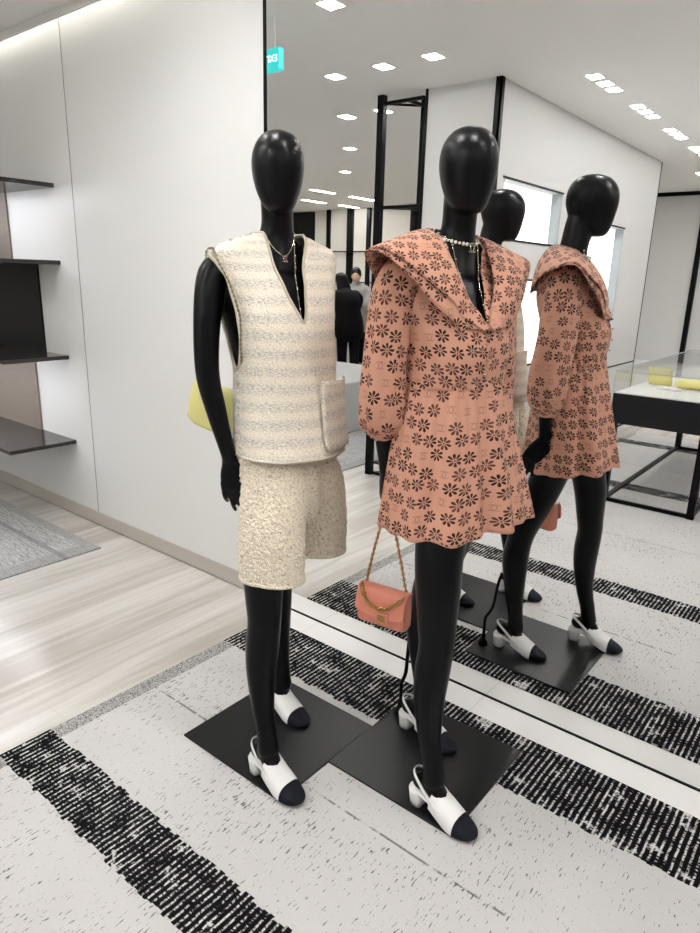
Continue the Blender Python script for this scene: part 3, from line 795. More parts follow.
def shoe(parent, hx, hy, ang, z0=.015):
    """slingback pump: local x from the heel's back to the toe"""
    Lx = .222
    s = bmesh.new()
    # vamp: cross-sections from the throat to the toe. (x, half width, top height, sole height)
    S = [(.090, .0350, .090, .036), (.108, .0380, .080, .027), (.127, .0405, .068, .018), (.145, .042, .056, .010), (.162, .0415, .046, .006), (.178, .038, .035, .005), (.195, .0325, .0285, .005), (.208, .025, .0225, .006), (.2155, .017, .0185, .0075), (.2215, .006, .0145, .010)]
    def sect(x, w, zt, zb, n=22, g=0.0):
        r = []
        for j in range(n):
            a = 2 * pi * j / n; c, sn = math.cos(a), math.sin(a)
            yy = math.copysign(abs(c) ** .75, c) * (w + g); hh = (zt + g - zb) * (abs(sn) ** .8)
            r.append(V((x + (.010 * (1 - abs(c)) - .006) * max(0, (.127 - x) / .037), yy, zb + (hh if sn > 0 else -.004 * abs(sn) ** .5))))
        return r
    SS = [tuple(q) for q in crom(S, 3)]
    vam = [sect(*q) for q in SS if q[0] < .175]
    rings_to_bm(s, vam)
    o = link('shoe', s, 'shoe_white', parent); o.location = (hx, hy, z0); o.rotation_euler = (0, 0, ang)
    t = bmesh.new(); rings_to_bm(t, [sect(*q, g=.0012) for q in SS if q[0] > .167]); link('toe_cap', t, 'toe_black', o)
    # insole and shank from heel seat down to the ball
    k = bmesh.new(); rr = []
    for x, w, z, th in [(.004, .012, .054, .006), (.012, .022, .054, .007), (.03, .0275, .054, .008), (.05, .027, .053, .008), (.075, .026, .046, .007), (.095, .029, .036, .006), (.12, .034, .022, .005), (.14, .036, .012, .004)]:
        rr.append([V((x, -w, z)), V((x, -w * .8, z + .003)), V((x, w * .8, z + .003)), V((x, w, z)), V((x, w * .9, z - th)), V((x, -w * .9, z - th))])
    rings_to_bm(k, rr); link('insole', k, 'shoe_white', o)
    h = bmesh.new()
    hr = []
    for z, x_0, x_1, w in ((0, .006, .046, .0225), (.02, .004, .047, .0235), (.04, .002, .049, .026), (.050, .001, .051, .0275)):
        n = 20; r = []
        for j in range(n):
            a = 2 * pi * j / n; c, sn = math.cos(a), math.sin(a)
            e = .45 if c > 0 else .8
            r.append(V(((x_0 + x_1) / 2 + math.copysign(abs(c) ** e, c) * (x_1 - x_0) / 2, math.copysign(abs(sn) ** (.5 if c > 0 else .8), sn) * w, z)))
        hr.append(r)
    rings_to_bm(h, hr); link('heel', h, 'shoe_white', o)
    b = bmesh.new()
    pts = [(.115, .0375, .044), (.098, .0365, .056), (.08, .035, .070), (.05, .030, .090), (.022, .019, .1045), (.011, 0, .108), (.022, -.019, .1045), (.05, -.030, .090), (.08, -.035, .070), (.098, -.0365, .056), (.115, -.0375, .044)]
    tube(b, pts, [(.0018, .0058)] * len(pts), 8, 4, ref=(0, 1, 0))
    st = link('slingback_strap', b, 'shoe_white', o)
    return o

PLATE_C = {'floral': (-.881, -.420), 'tweed': (-1.316, -.632)}
def mannequin(loc, label):
    root = empty('mannequin', (*loc, 0)); tag(root, label, 'mannequin', 'black display mannequins')
    o = boxo('base_plate', (-.2175, .2175, -.2175, .2175, .0092, .0152), 'plate', root); bevel_mod(o, .0015)
    shoe(root, .055, -.172, math.radians(-4)); shoe(root, -.160, .085, math.radians(-4))
    b = bmesh.new()
    tube(b, [(-.187, .122, .016), (-.187, .122, .10), (-.186, .121, .135), (-.172, .113, .165), (-.162, .108, .20), (-.155, .102, .28), (-.146, .095, .325), (-.120, .09, .35)], .0062, 10, 4)
    rod = link('support_rod', b, 'black_metal', root)
    b = bmesh.new(); tube(b, [(-.187, .122, .016), (-.187, .122, .022)], .019, 20); tube(b, [(-.187, .122, .016), (-.187, .122, .055)], .0095, 14)
    link('rod_foot', b, 'black_metal', rod)
    return root

ARM_R0 = ((-.078, -.110, 1.468), .042)
mA = mannequin(PLATE_C['floral'], 'black faceless mannequin in a salmon floral dress, holding a coral bag')
mB = mannequin(PLATE_C['tweed'], 'black faceless mannequin in a cream sleeveless tweed vest and shorts')
arm_l = [((-.01, .130, 1.462), .036), ((.0, .168, 1.438), .037), ((.012, .198, 1.34), .036), ((.012, .218, 1.20), .032), ((.008, .220, 1.10), .029), ((.013, .216, .97), .0215), ((.014, .214, .93), .0195)]
arm_l2 = [((-.01, .130, 1.468), .042), ((-.016, .160, 1.442), .041), ((-.045, .172, 1.34), .036), ((-.095, .172, 1.20), .032), ((-.118, .160, 1.09), .029), ((-.130, .145, .97), .0215), ((-.131, .142, .93), .0195)]
hl2 = dict(W=(-.131, .142, .93), D=(-.05, -.1, -1), N=(0, -1, 0), T=(1, 0, 0), curl=(.22, .25, .28, .32))
hl = dict(W=(.014, .214, .93), D=(-.42, .03, -.90), N=(-.2, -.9, 0), T=(.95, -.1, -.3), curl=(.22, .25, .28, .32))
bodyA = body_mesh('body', [((-.078, -.108, 1.462), .036), ((-.090, -.140, 1.438), .037), ((-.096, -.164, 1.34), .036), ((-.102, -.172, 1.20), .032), ((-.108, -.158, 1.10), .029), ((-.112, -.132, .985), .0215), ((-.113, -.127, .95), .0195)], arm_l,
    dict(W=(-.113, -.127, .95), D=(.02, .12, -1), N=(.35, .9, 0), T=(.9, -.35, 0), curl=(.62, .66, .62, .55), spread=.4), hl, mA)
bodyB = body_mesh('body', [((-.078, -.110, 1.468), .042), ((-.092, -.146, 1.442), .042), ((-.088, -.173, 1.34), .0365), ((-.082, -.184, 1.20), .032), ((-.062, -.176, 1.10), .028), ((-.040, -.160, .99), .021), ((-.034, -.156, .96), .0195)], arm_l2,
    dict(W=(-.034, -.156, .96), D=(.10, .06, -1), N=(-.50, .86, 0), T=(.86, .50, 0), curl=(.30, .20, .24, .36), spread=1.6), hl2, mB)
trunk = body_mesh('trunk', None, None, None, None, None); bvT = bvh_of(trunk); bpy.data.objects.remove(trunk)
bvA = bvB = bvT

# ---------------------------------------------------------------- floral dress
def vneck_theta(tab, z, zb, zt, top):
    if z <= zb: return 0.0
    w = lerp_table(tab, z)[0]
    x = top * min((z - zb) / (zt - zb), 1.0) ** .72
    return math.asin(min(x / w, .93) ** (1 / .86))
def bodice(name, tab, z0, z1, zb, top, parent, mat, off=.0, rows=60, cols=96, wrinkle=.0, gap=None, dc=(0, 0), th0=0.0):
    zs = []
    for i in range(rows + 1):
        zs.append(z0 + (z1 - z0) * i / rows)
    P = []
    for z in zs:
        a = vneck_theta(tab, z, zb, z1, top); r = []
        for j in range(cols + 1):
            th = a + (2 * pi - 2 * a) * j / cols
            p = shell(tab, z, th, off, dc=dc)
            if wrinkle:
                n = noise.noise(V((th * 2.2, z * 9, 3.1))) + .6 * noise.noise(V((th * 5, z * 16, 9.1)))
                c = V((*lerp_table(CEN, z), z)); d = (p - c); d.z = 0
                p = p + d.normalized() * n * wrinkle * min(1, max(0, (z - z0) / .05))
            r.append(p)
        P.append(r)
    return P
dress = empty('dress'); dress.parent = mA
Pb = bodice('bodice', BOD, 1.188, 1.553, 1.335, .064, dress, 'floral', wrinkle=.0075)
ob = grid_mesh('bodice', Pb, 'floral', dress, solid=.0025)
# skirt
def skirt():
    P = []; rows, cols = 44, 220
    rnd = random.Random(3); ph = [rnd.uniform(0, 6.28) for _ in range(8)]
    for i in range(rows + 1):
        t = i / rows; z = 1.195 - t * .378
        a = math.radians(-14 - 5 * t); Fd = V((math.cos(a), math.sin(a), 0)); Rt = V((math.sin(a), -math.cos(a), 0))
        c = V((.003 + .034 * t, .010 * t, z))
        A = .150 + .070 * t ** .9; B = .108 + .048 * t
        r = []
        for j in range(cols):
            th = 2 * pi * j / cols
            n = .45 * math.cos(9 * th + ph[0] + .5 * math.sin(2 * th + ph[1])) + .35 * math.cos(15 * th + ph[2] + .8 * math.sin(3 * th)) + .4 * math.cos(5 * th + ph[3])
            fine = math.cos(34 * th + ph[4]) * .0022 * (1 - t)
            k = n * (.003 + .0165 * t ** 1.0) + fine
            # box pleat in front
            d = (th + .18 + pi) % (2 * pi) - pi
            k += .012 * t * math.exp(-(d / .16) ** 2) - .016 * t * math.exp(-((d - .30) / .09) ** 2)
            p = c + Fd * math.cos(th) * (B + k) + Rt * math.sin(th) * (A + k)
            p.z += .010 * t * math.cos(th * 2 + 1.0) - .003 * t * n
            r.append(p)
        P.append(r)
    return P
Ps = skirt(); push(Ps, bvT, .008)
def skirt_uv(i, j):
    t = i / 44; jj = j if j <= 150 else j - 220
    return ((2 * pi * (jj - 40) / 220) * (.133 + .058 * t), -t * .383)
sk = grid_mesh('skirt', Ps, 'floral', dress, closed=True, solid=.002, uvf=skirt_uv)
bm = bmesh.new()
tube(bm, [Ps[-1][j] for j in range(0, 220, 2)] + [Ps[-1][0]], .0022, 6, round_end=False)
link('hem', bm, 'floral', sk)
# waist band
bm = bmesh.new(); 
Pw = [[V((.003, 0, z)) + (Ps[0][j] - V((.003, 0, Ps[0][j].z))) * k for j in range(220)] for z, k in ((1.183, 1.006), (1.186, 1.030), (1.199, 1.032), (1.203, 1.012))]
bm.free()
grid_mesh('waistband', Pw, 'floral', dress, closed=True, center=0)
# balloon sleeves
def sleeve(path, seed):
    d = crom([(*p, r) for p, r in path], 8); n = 40; P = []
    rnd = random.Random(seed); ph = [rnd.uniform(0, 6.28) for _ in range(4)]
    N = len(d); a = V((1, 0, 0))
    for i, q in enumerate(d):
        c = V(q[:3]); t = (V(d[min(i + 1, N - 1)][:3]) - V(d[max(i - 1, 0)][:3])).normalized()
        a = (a - t * a.dot(t)).normalized(); b = t.cross(a); s = i / (N - 1); r = []
        for j in range(n):
            th = 2 * pi * j / n
            k = 1 + (.065 * math.cos(5 * th + ph[0] + s * 1.5) + .04 * math.cos(8 * th + ph[1] - s * 2)) * min(1, s * 3) + .09 * math.cos(12 * th + ph[2]) * max(0, (s - .72) / .28) * (1 if s < .95 else .3)
            k += .05 * noise.noise(V((th * 1.5, s * 7, seed)))
            r.append(c + (a * math.cos(th) + b * math.sin(th)) * q[3] * k)
        P.append(r)
    return P
slR = sleeve([((-.056, -.080, 1.474), .044), ((-.078, -.122, 1.460), .055), ((-.094, -.150, 1.40), .056), ((-.098, -.166, 1.30), .054), ((-.102, -.170, 1.20), .056), ((-.106, -.164, 1.12), .058), ((-.109, -.154, 1.085), .055), ((-.109, -.150, 1.068), .045), ((-.109, -.146, 1.058), .034), ((-.109, -.144, 1.05), .031)], 1)
slL = sleeve([((-.028, .095, 1.474), .044), ((-.012, .142, 1.460), .056), ((.008, .180, 1.40), .056), ((.012, .196, 1.30), .059), ((.010, .214, 1.20), .060), ((.006, .218, 1.12), .062), ((.007, .218, 1.07), .058), ((.008, .217, 1.035), .045), ((.009, .217, 1.02), .034), ((.009, .217, 1.012), .030)], 2)
soR = grid_mesh('sleeve', slR, 'floral', dress, closed=True, solid=.002, center=10)
soL = grid_mesh('sleeve', slL, 'floral', dress, closed=True, solid=.002, center=10)
# cape collar in two layers
allb = bvh_of(bodyA, ob, soR, soL)
def qspline(pts, n): return [V(q) for q in crom(pts, n)]
IN = [(.128, .002, 1.332), (.125, .032, 1.385), (.104, .057, 1.452), (.064, .069, 1.515), (.020, .073, 1.556), (-.022, .060, 1.570), (-.050, .034, 1.574), (-.056, 0, 1.574)]
MID = [(.136, .012, 1.328), (.138, .053, 1.376), (.124, .090, 1.438), (.086, .124, 1.497), (.028, .158, 1.546), (-.036, .142, 1.547), (-.086, .084, 1.530), (-.100, 0, 1.520)]
OUT = [(.138, .018, 1.322), (.141, .072, 1.358), (.132, .112, 1.402), (.100, .182, 1.462), (.040, .270, 1.518), (-.040, .226, 1.492), (-.098, .132, 1.440), (-.116, 0, 1.420)]
trunk_b = bvh_of(ob, soR, soL)
def cape(grow, drop, off, ruf):
    n = 9; a, b, c = (qspline(t, n) for t in (IN, MID, OUT)); N = len(a); m = 14
    ang = azi(1.5); Fd = V((math.cos(ang), math.sin(ang), 0)); Rt = V((math.sin(ang), -math.cos(ang), 0)); cen = V((-.044, .017, 0))
    cols = [(k, 1) for k in range(N)] + [(k, -1) for k in range(N - 2, -1, -1)]
    P = [[None] * len(cols) for _ in range(m + 1)]
    for j, (k, sd) in enumerate(cols):
        t = k / (N - 1)
        o = c[k] + (c[k] - b[k]) * grow + V((0, 0, -drop * min(1, t * 6) * math.exp(-((t - .28) / .2) ** 2)))
        for i in range(m + 1):
            f = i / m
            q = a[k] * ((1 - f) * (1 - 2 * f)) + b[k] * (4 * f * (1 - f)) + o * (f * (2 * f - 1))
            rip = ruf * f * f * math.sin(t * 26 + sd) * min(1, t * 4)
            if sd < 0: q = q + V((0, -.028 * f * math.exp(-((t - .57) / .12) ** 2), -.012 * f * math.exp(-((t - .57) / .12) ** 2)))
            P[i][j] = cen + Fd * (q.x + rip * .4) + Rt * q.y * sd + V((0, 0, q.z + rip))
    for _ in range(2):
        push(P, trunk_b, off); P = relax(P, 2)
    return P
Pc2 = cape(.10, .040, .004, .004)
Pc = cape(0.0, 0.0, .009, .003)
def cape_uv(P):
    ang = azi(1.5); Fd = V((math.cos(ang), math.sin(ang), 0)); Rt = V((math.sin(ang), -math.cos(ang), 0)); cen = V((-.044, .017, 0))
    def f(i, j):
        q = P[i][j] - cen
        return (q.dot(Rt) * 1.1 + .013, (q.z - abs(q.dot(Fd))) * .86)
    return f
grid_mesh('ruffle', Pc2, 'floral', dress, solid=.002, uvf=cape_uv(Pc2))
grid_mesh('collar', Pc, 'floral', dress, solid=.002, uvf=cape_uv(Pc))
# small snap buttons and front seam
bm = bmesh.new()
bm.free()
for z in (1.30, 1.262, 1.225):
    bm = bmesh.new(); ball(bm, shell(BOD, z, .05, .006), .003, 10, 6); link('snap_button', bm, 'silver', dress)

# ---------------------------------------------------------------- tweed vest and shorts
DCV = (.012, .008)
vest = empty('vest'); vest.parent = mB
Pv = bodice('panel', VEST, .975, 1.555, 1.330, .0635, vest, 'tweed', wrinkle=.0035, rows=70, cols=120, dc=DCV)
AZ0, AZ1 = 1.205, 1.490
def th_of(i, j):
    z = .975 + (1.555 - .975) * i / 70; a = vneck_theta(VEST, z, 1.330, 1.555, .0635)
    return a + (2 * pi - 2 * a) * j / 120, z
# open the armholes: slide the columns beside each opening onto its edge so it runs smooth
def hole_half(z):
    if z <= AZ0 or z >= AZ1: return 0
    q = (z - AZ0) / (AZ1 - AZ0); return math.radians(24) * min(1, math.sin(pi * min(q * 1.15, 1) * .5) ** .6) * min(1, ((1 - q) * 7)) ** .5
keepset = set()
edges = {1: [[], []], -1: [[], []]}
for i in range(71):
    z = .975 + (1.555 - .975) * i / 70; a = vneck_theta(VEST, z, 1.330, 1.555, .0635); hh = hole_half(z)
    # columns: 0-30 front right up to the side, 30-90 round the back, 90-120 front left
    for j in range(121):
        jj = j if j <= 60 else 120 - j; sd = 1 if j <= 60 else -1
        if jj <= 30: th = a + (math.radians(90) - hh - a) * jj / 30
        elif jj == 31: th = math.radians(90) + hh
        else: th = math.radians(90) + hh + (pi - math.radians(90) - hh) * (jj - 31) / 29
        p = shell(VEST, z, th * sd, 0, dc=DCV)
        n = noise.noise(V((th * 2.2, z * 7, 3.1 + sd))) * .0035; c = V((*lerp_table(CEN, z), z)); d = p - c; d.z = 0
        Pv[i][j] = p + d.normalized() * n
        if jj == 30: edges[sd][0].append(Pv[i][j])
        if jj == 31: edges[sd][1].append(Pv[i][j])
def keepq(i, j):
    jj = j if j < 60 else 119 - j
    z0 = .975 + (1.555 - .975) * i / 70; z1 = .975 + (1.555 - .975) * (i + 1) / 70
    return not (jj == 30 and (hole_half(z0) > 0 or hole_half(z1) > 0))
vo = grid_mesh('panel', Pv, 'tweed', vest, keep=keepq, center=60); relief(vo, 'CLOUDS', .006, .0035, 2); vo.modifiers.new('thick', 'SOLIDIFY').thickness = .005; vo.modifiers['thick'].offset = 1.0
vo.name = 'body_panel'
# braided edges
def braid(pts, r=.004):
    bm = bmesh.new(); tube(bm, pts, r, 8, round_end=False); link('trim', bm, 'fringe', vest)
zr = lambda i: .975 + (1.555 - .975) * i / 70
braid([Pv[i][0] for i in range(71) if zr(i) >= 1.33][::-1] + [Pv[i][120] for i in range(71) if zr(i) >= 1.33])
for sd in (1, -1):
    f = [p for p in edges[sd][0] if AZ0 <= p.z <= AZ1 + .008]; b = [p for p in edges[sd][1] if AZ0 <= p.z <= AZ1 + .008]
    braid(f + b[::-1] + [f[0]], .0045)
braid([p for p in Pv[0]] + [Pv[0][0]], .004)
braid(Pv[70], .004)
# patch pocket on its left front
for sd, nm in ((-1, 'pocket'),):
    Pp = []
    for i in range(15):
        z = .995 + .185 * i / 14; r = []
        for j in range(19):
            th = -sd * -1 * math.radians(6 + 60 * j / 18)
            r.append(shell(VEST, z, th, .011 + (.010 * (i / 14) ** 4), dc=DCV))
        Pp.append(r)
    po = grid_mesh('pocket', Pp, 'tweed', vest, solid=.006)
# shorts
shorts = empty('shorts'); shorts.parent = mB
def shorts_leg(path, n=56, seed=1):
    d = crom([(*p, *r) for p, r in path], 10); P = []
    for i, q in enumerate(d):
        r = []
        for j in range(n):
            th = 2 * pi * j / n; s = i / (len(d) - 1)
            k = 1 + .018 * math.cos(3 * th + seed) * s + .012 * noise.noise(V((th * 2, s * 6, seed)))
            r.append(V((q[0] + math.cos(th) * q[3] * k, q[1] - math.sin(th) * q[4] * k, q[2])))
        P.append(r)
    return P
sR = shorts_leg([((.030, -.052, 1.05), (.084, .074)), ((.044, -.060, .97), (.090, .080)), ((.064, -.080, .88), (.100, .080)), ((.080, -.106, .79), (.100, .079)), ((.094, -.118, .71), (.096, .075)), ((.100, -.124, .645), (.096, .074))])
sL = shorts_leg([((.022, .055, 1.05), (.084, .078)), ((.030, .066, .97), (.094, .084)), ((.040, .085, .88), (.110, .090)), ((.040, .098, .79), (.114, .090)), ((.034, .106, .71), (.118, .089)), ((.028, .108, .645), (.120, .088))], seed=2)
push(sR, bvT, .008); push(sL, bvT, .008)
sC = shorts_leg([((.036, -.002, 1.02), (.085, .09)), ((.048, -.004, .92), (.098, .085)), ((.056, -.006, .84), (.098, .065)), ((.058, -.008, .79), (.088, .046)), ((.058, -.008, .768), (.055, .024)), ((.058, -.008, .764), (.01, .005))], seed=3)
push(sC, bvT, .006)
grid_mesh('seat_panel', sC, 'boucle', shorts, closed=True, center=14)
for P in (sR, sL):
    o = grid_mesh('trouser_leg', P, 'boucle', shorts, closed=True, center=14); relief(o, 'VORONOI', .0105, .0075, 2)
    bm = bmesh.new(); tube(bm, P[-1] + [P[-1][0]], .0045, 8, round_end=False); link('hem', bm, 'boucle', o)

# ---------------------------------------------------------------- necklaces
def cc(bm, c, X, Z, R, r):
    X = V(X).normalized(); Z = V(Z).normalized()
    torus(bm, V(c) + X * R * .48, R, r, X, Z, 18, 6, math.radians(45), math.radians(315))
    torus(bm, V(c) - X * R * .48 + X.cross(Z) * r * .6, R, r, X, Z, 18, 6, math.radians(225), math.radians(495))
def on_body(bv, p, off):
    q = bv.find_nearest(V(p), .3); d = V(p) - q[0]
    return q[0] + q[1] * off
def ring_neck(bv, zf, zb_, rx, off):
    out = []
    a = math.radians(-16); Fd = V((math.cos(a), math.sin(a), 0)); Rt = V((math.sin(a), -math.cos(a), 0)); c = V((-.033, .024, 0))
    for k in range(49):
        th = 2 * pi * k / 48
        z = (zf + zb_) / 2 + (zf - zb_) / 2 * math.cos(th)
        p = c + Fd * math.cos(th) * rx * 1.1 + Rt * math.sin(th) * rx + V((0, 0, z))
        out.append(on_body(bv, p, off))
    return out
def vchain_pts(bv, zlow, wid, off, lat=0.0):
    pts = []
    a = math.radians(-16); Fd = V((math.cos(a), math.sin(a), 0)); Rt = V((math.sin(a), -math.cos(a), 0)); c = V((-.040, .020, 0))
    for k in range(-16, 17):
        t = k / 16; u = abs(t)
        z = zlow + (1.556 - zlow) * u ** 1.1
        p = c + Rt * (wid * (1 if t > 0 else -1) * u ** .62 + lat * (1 - u)) + V((0, 0, z))
        h = bv.ray_cast(p + Fd * .35, -Fd)
        pts.append(h[0] + h[1] * off if h[0] else p)
    return pts
# floral mannequin: pearl choker with interlocked open rings, and a long fine chain
nk = empty('necklace'); nk.parent = mA
rp = ring_neck(bvA, 1.536, 1.566, .055, .0045)
bm = bmesh.new()
for k, p in enumerate(resample(rp, .0102)): ball(bm, p, .0046 if k % 3 else .0036, 10, 7)
link('pearl_strand', bm, 'pearl', nk)
pf = rp[0]; a = math.radians(-16); Fd = V((math.cos(a), math.sin(a), 0)); Lt = V((-math.sin(a), math.cos(a), 0))
bm = bmesh.new(); cc(bm, pf + Fd * .006 + V((0, 0, -.008)), Lt, (0, 0, 1), .0105, .0019); link('pendant', bm, 'silver', nk)
bm = bmesh.new(); vp = vchain_pts(bvA, 1.30, .040, .005); tube(bm, vp, .0011, 6)
for k, p in enumerate(resample(vp, .036)): ball(bm, p, .0040, 8, 6)
link('long_chain', bm, 'silver', nk)
nk = empty('necklace'); nk.parent = mB
bm = bmesh.new(); vp = vchain_pts(bvB, 1.497, .044, .003); tube(bm, vp, .0011, 6); link('short_chain', bm, 'silver', nk)
pf = vp[16]
bm = bmesh.new(); cc(bm, pf + Fd * .004 + V((0, 0, -.008)), Lt, (0, 0, 1), .0068, .0013); link('pendant', bm, 'silver', nk)
bm = bmesh.new(); vp = vchain_pts(bvB, 1.30, .038, .004); tube(bm, vp, .0011, 6)
for k, p in enumerate(resample(vp, .03)): ball(bm, p, .0036, 8, 6)
link('long_chain', bm, 'silver', nk)

# ---------------------------------------------------------------- flap bags
def flap_bag(name, L, H, D, mat, flap_frac=.72):
    e = empty(name)
    bm = bmesh.new(); n = 10; rings = []
    for z, kd, kl in ((0, .80, .97), (.006, .96, 1.0), (.25 * H, 1.0, 1.0), (.6 * H, .86, .985), (.88 * H, .62, .97), (.97 * H, .50, .96), (H, .30, .95)):
        r = []
        for j in range(40):
            a = 2 * pi * j / 40; c, s = math.cos(a), math.sin(a)
            r.append(V((math.copysign(abs(c) ** .22, c) * L / 2 * kl, math.copysign(abs(s) ** .55, s) * D / 2 * kd, z)))
        rings.append(r)
    rings_to_bm(bm, rings); link('bag_body', bm, mat, e)
    # flap: sheet from the back over the top and down the front (front is -y)
    prof = [(.30 * D, .97 * H), (.14 * D, 1.02 * H), (-.12 * D, 1.015 * H), (-.34 * D, .93 * H), (-.47 * D, .70 * H), (-.545 * D, .45 * H), (-.565 * D, (1 - flap_frac) * H)]
    pr = crom(prof, 5); P = []
    for i, (y, z) in enumerate(pr):
        row = []
        for j in range(29):
            u = j / 28 * 2 - 1; q = i / (len(pr) - 1)
            x = u * L * .495
            zz = z + (.14 * H * (abs(u) ** 4) * q ** 3) + .02 * H * (1 - u * u) * math.sin(pi * q)
            row.append(V((x, y - .004 - .003 * (1 - u * u), zz)))
        P.append(row)
    fl = grid_mesh('flap', P, mat, e, solid=.004)
    return e
def place_bag(e, loc, yaw, roll=0.0, pitch=0.0):
    e.location = loc; e.rotation_euler = (pitch, roll, yaw)
    return Matrix.Translation(loc) @ e.rotation_euler.to_matrix().to_4x4()
# coral bag held by the floral mannequin
cb = flap_bag('flap_bag', .155, .110, .064, 'coral'); tag(cb, 'coral pink leather flap bag hanging by its chain from the mannequin hand', 'bag')
bm = bmesh.new(); ang = .0
cc(bm, V((.012, -.0475, .036)), (1, 0, 0), (0, 0, 1), .0082, .0018); box(bm, .000, .024, -.0465, -.0435, .026, .046, .001)
link('clasp', bm, 'gold', cb)
bm = bmesh.new(); box(bm, -.004, .034, -.0445, -.040, .018, .054, .002); link('clasp_tab', bm, 'coral', cb)
bm = bmesh.new(); chain(bm, [(-.066, -.020, .112), (-.058, -.036, .098), (-.034, -.046, .074), (.002, -.050, .064), (.038, -.046, .078), (.060, -.034, .100), (.068, -.018, .112)], .0092, .0062, .0022, 1.35)
link('chain_handle', bm, 'gold', cb)
Mb = place_bag(cb, (-.988, -.535, .492), math.radians(10), math.radians(2))
handp = V(PLATE_C['floral']).to_3d() + V((-.112, -.112, .868))
Mi = Mb.inverted(); hp = Mi @ handp
for s in (-1, 1):
    bm = bmesh.new()
    a = V((s * .064, 0, .104)); pts = [a, a.lerp(hp, .35) + V((s * .004, 0, -.006)), a.lerp(hp, .75) + V((s * .002, 0, -.002)), hp + V((s * .004, 0, 0)), hp + V((0, 0, .008))]
    chain(bm, pts, .0085, .0042, .0014, 1.5)
    st = link('chain_strap', bm, 'gold', cb)
    bm = bmesh.new(); tube(bm, curve_pts(pts, 8), [(.0022, .0012)] * len(curve_pts(pts, 8)), 6); link('leather_lace', bm, 'coral', st)
# yellow bag slung from the tweed mannequin's shoulder
yb_ = flap_bag('flap_bag', .188, .128, .055, 'yellow', .96); tag(yb_, 'pale yellow leather flap bag slung behind the arm of the tweed mannequin', 'bag')
oB = V(PLATE_C['tweed']).to_3d()
My = place_bag(yb_, tuple(oB + V((-.149, -.092, 1.012))), math.radians(8), math.radians(9))
Mi = My.inverted()
def sh_pt(th, z, off): return oB + shell(VEST, z, math.radians(th), off, dc=DCV)
rightp = [My @ V((.08, 0, .112)), sh_pt(72, 1.26, .012), sh_pt(62, 1.34, .012), sh_pt(60, 1.42, .014), sh_pt(66, 1.48, .012), sh_pt(86, 1.512, .012)]
leftp = [My @ V((-.08, 0, .112)), oB + V((-.195, -.12, 1.22)), oB + V((-.168, -.13, 1.36)), sh_pt(118, 1.46, .012), sh_pt(100, 1.504, .010), sh_pt(86, 1.512, .012)]
for pts in (rightp, leftp):
    pts = [Mi @ p for p in pts]
    bm = bmesh.new(); chain(bm, pts, .0062, .0030, .0010, 1.5); st = link('chain_strap', bm, 'chain', yb_)
    bm = bmesh.new(); cp = curve_pts(pts, 8); tube(bm, cp, [(.0016, .0009)] * len(cp), 6); link('leather_lace', bm, 'black_bag', st)

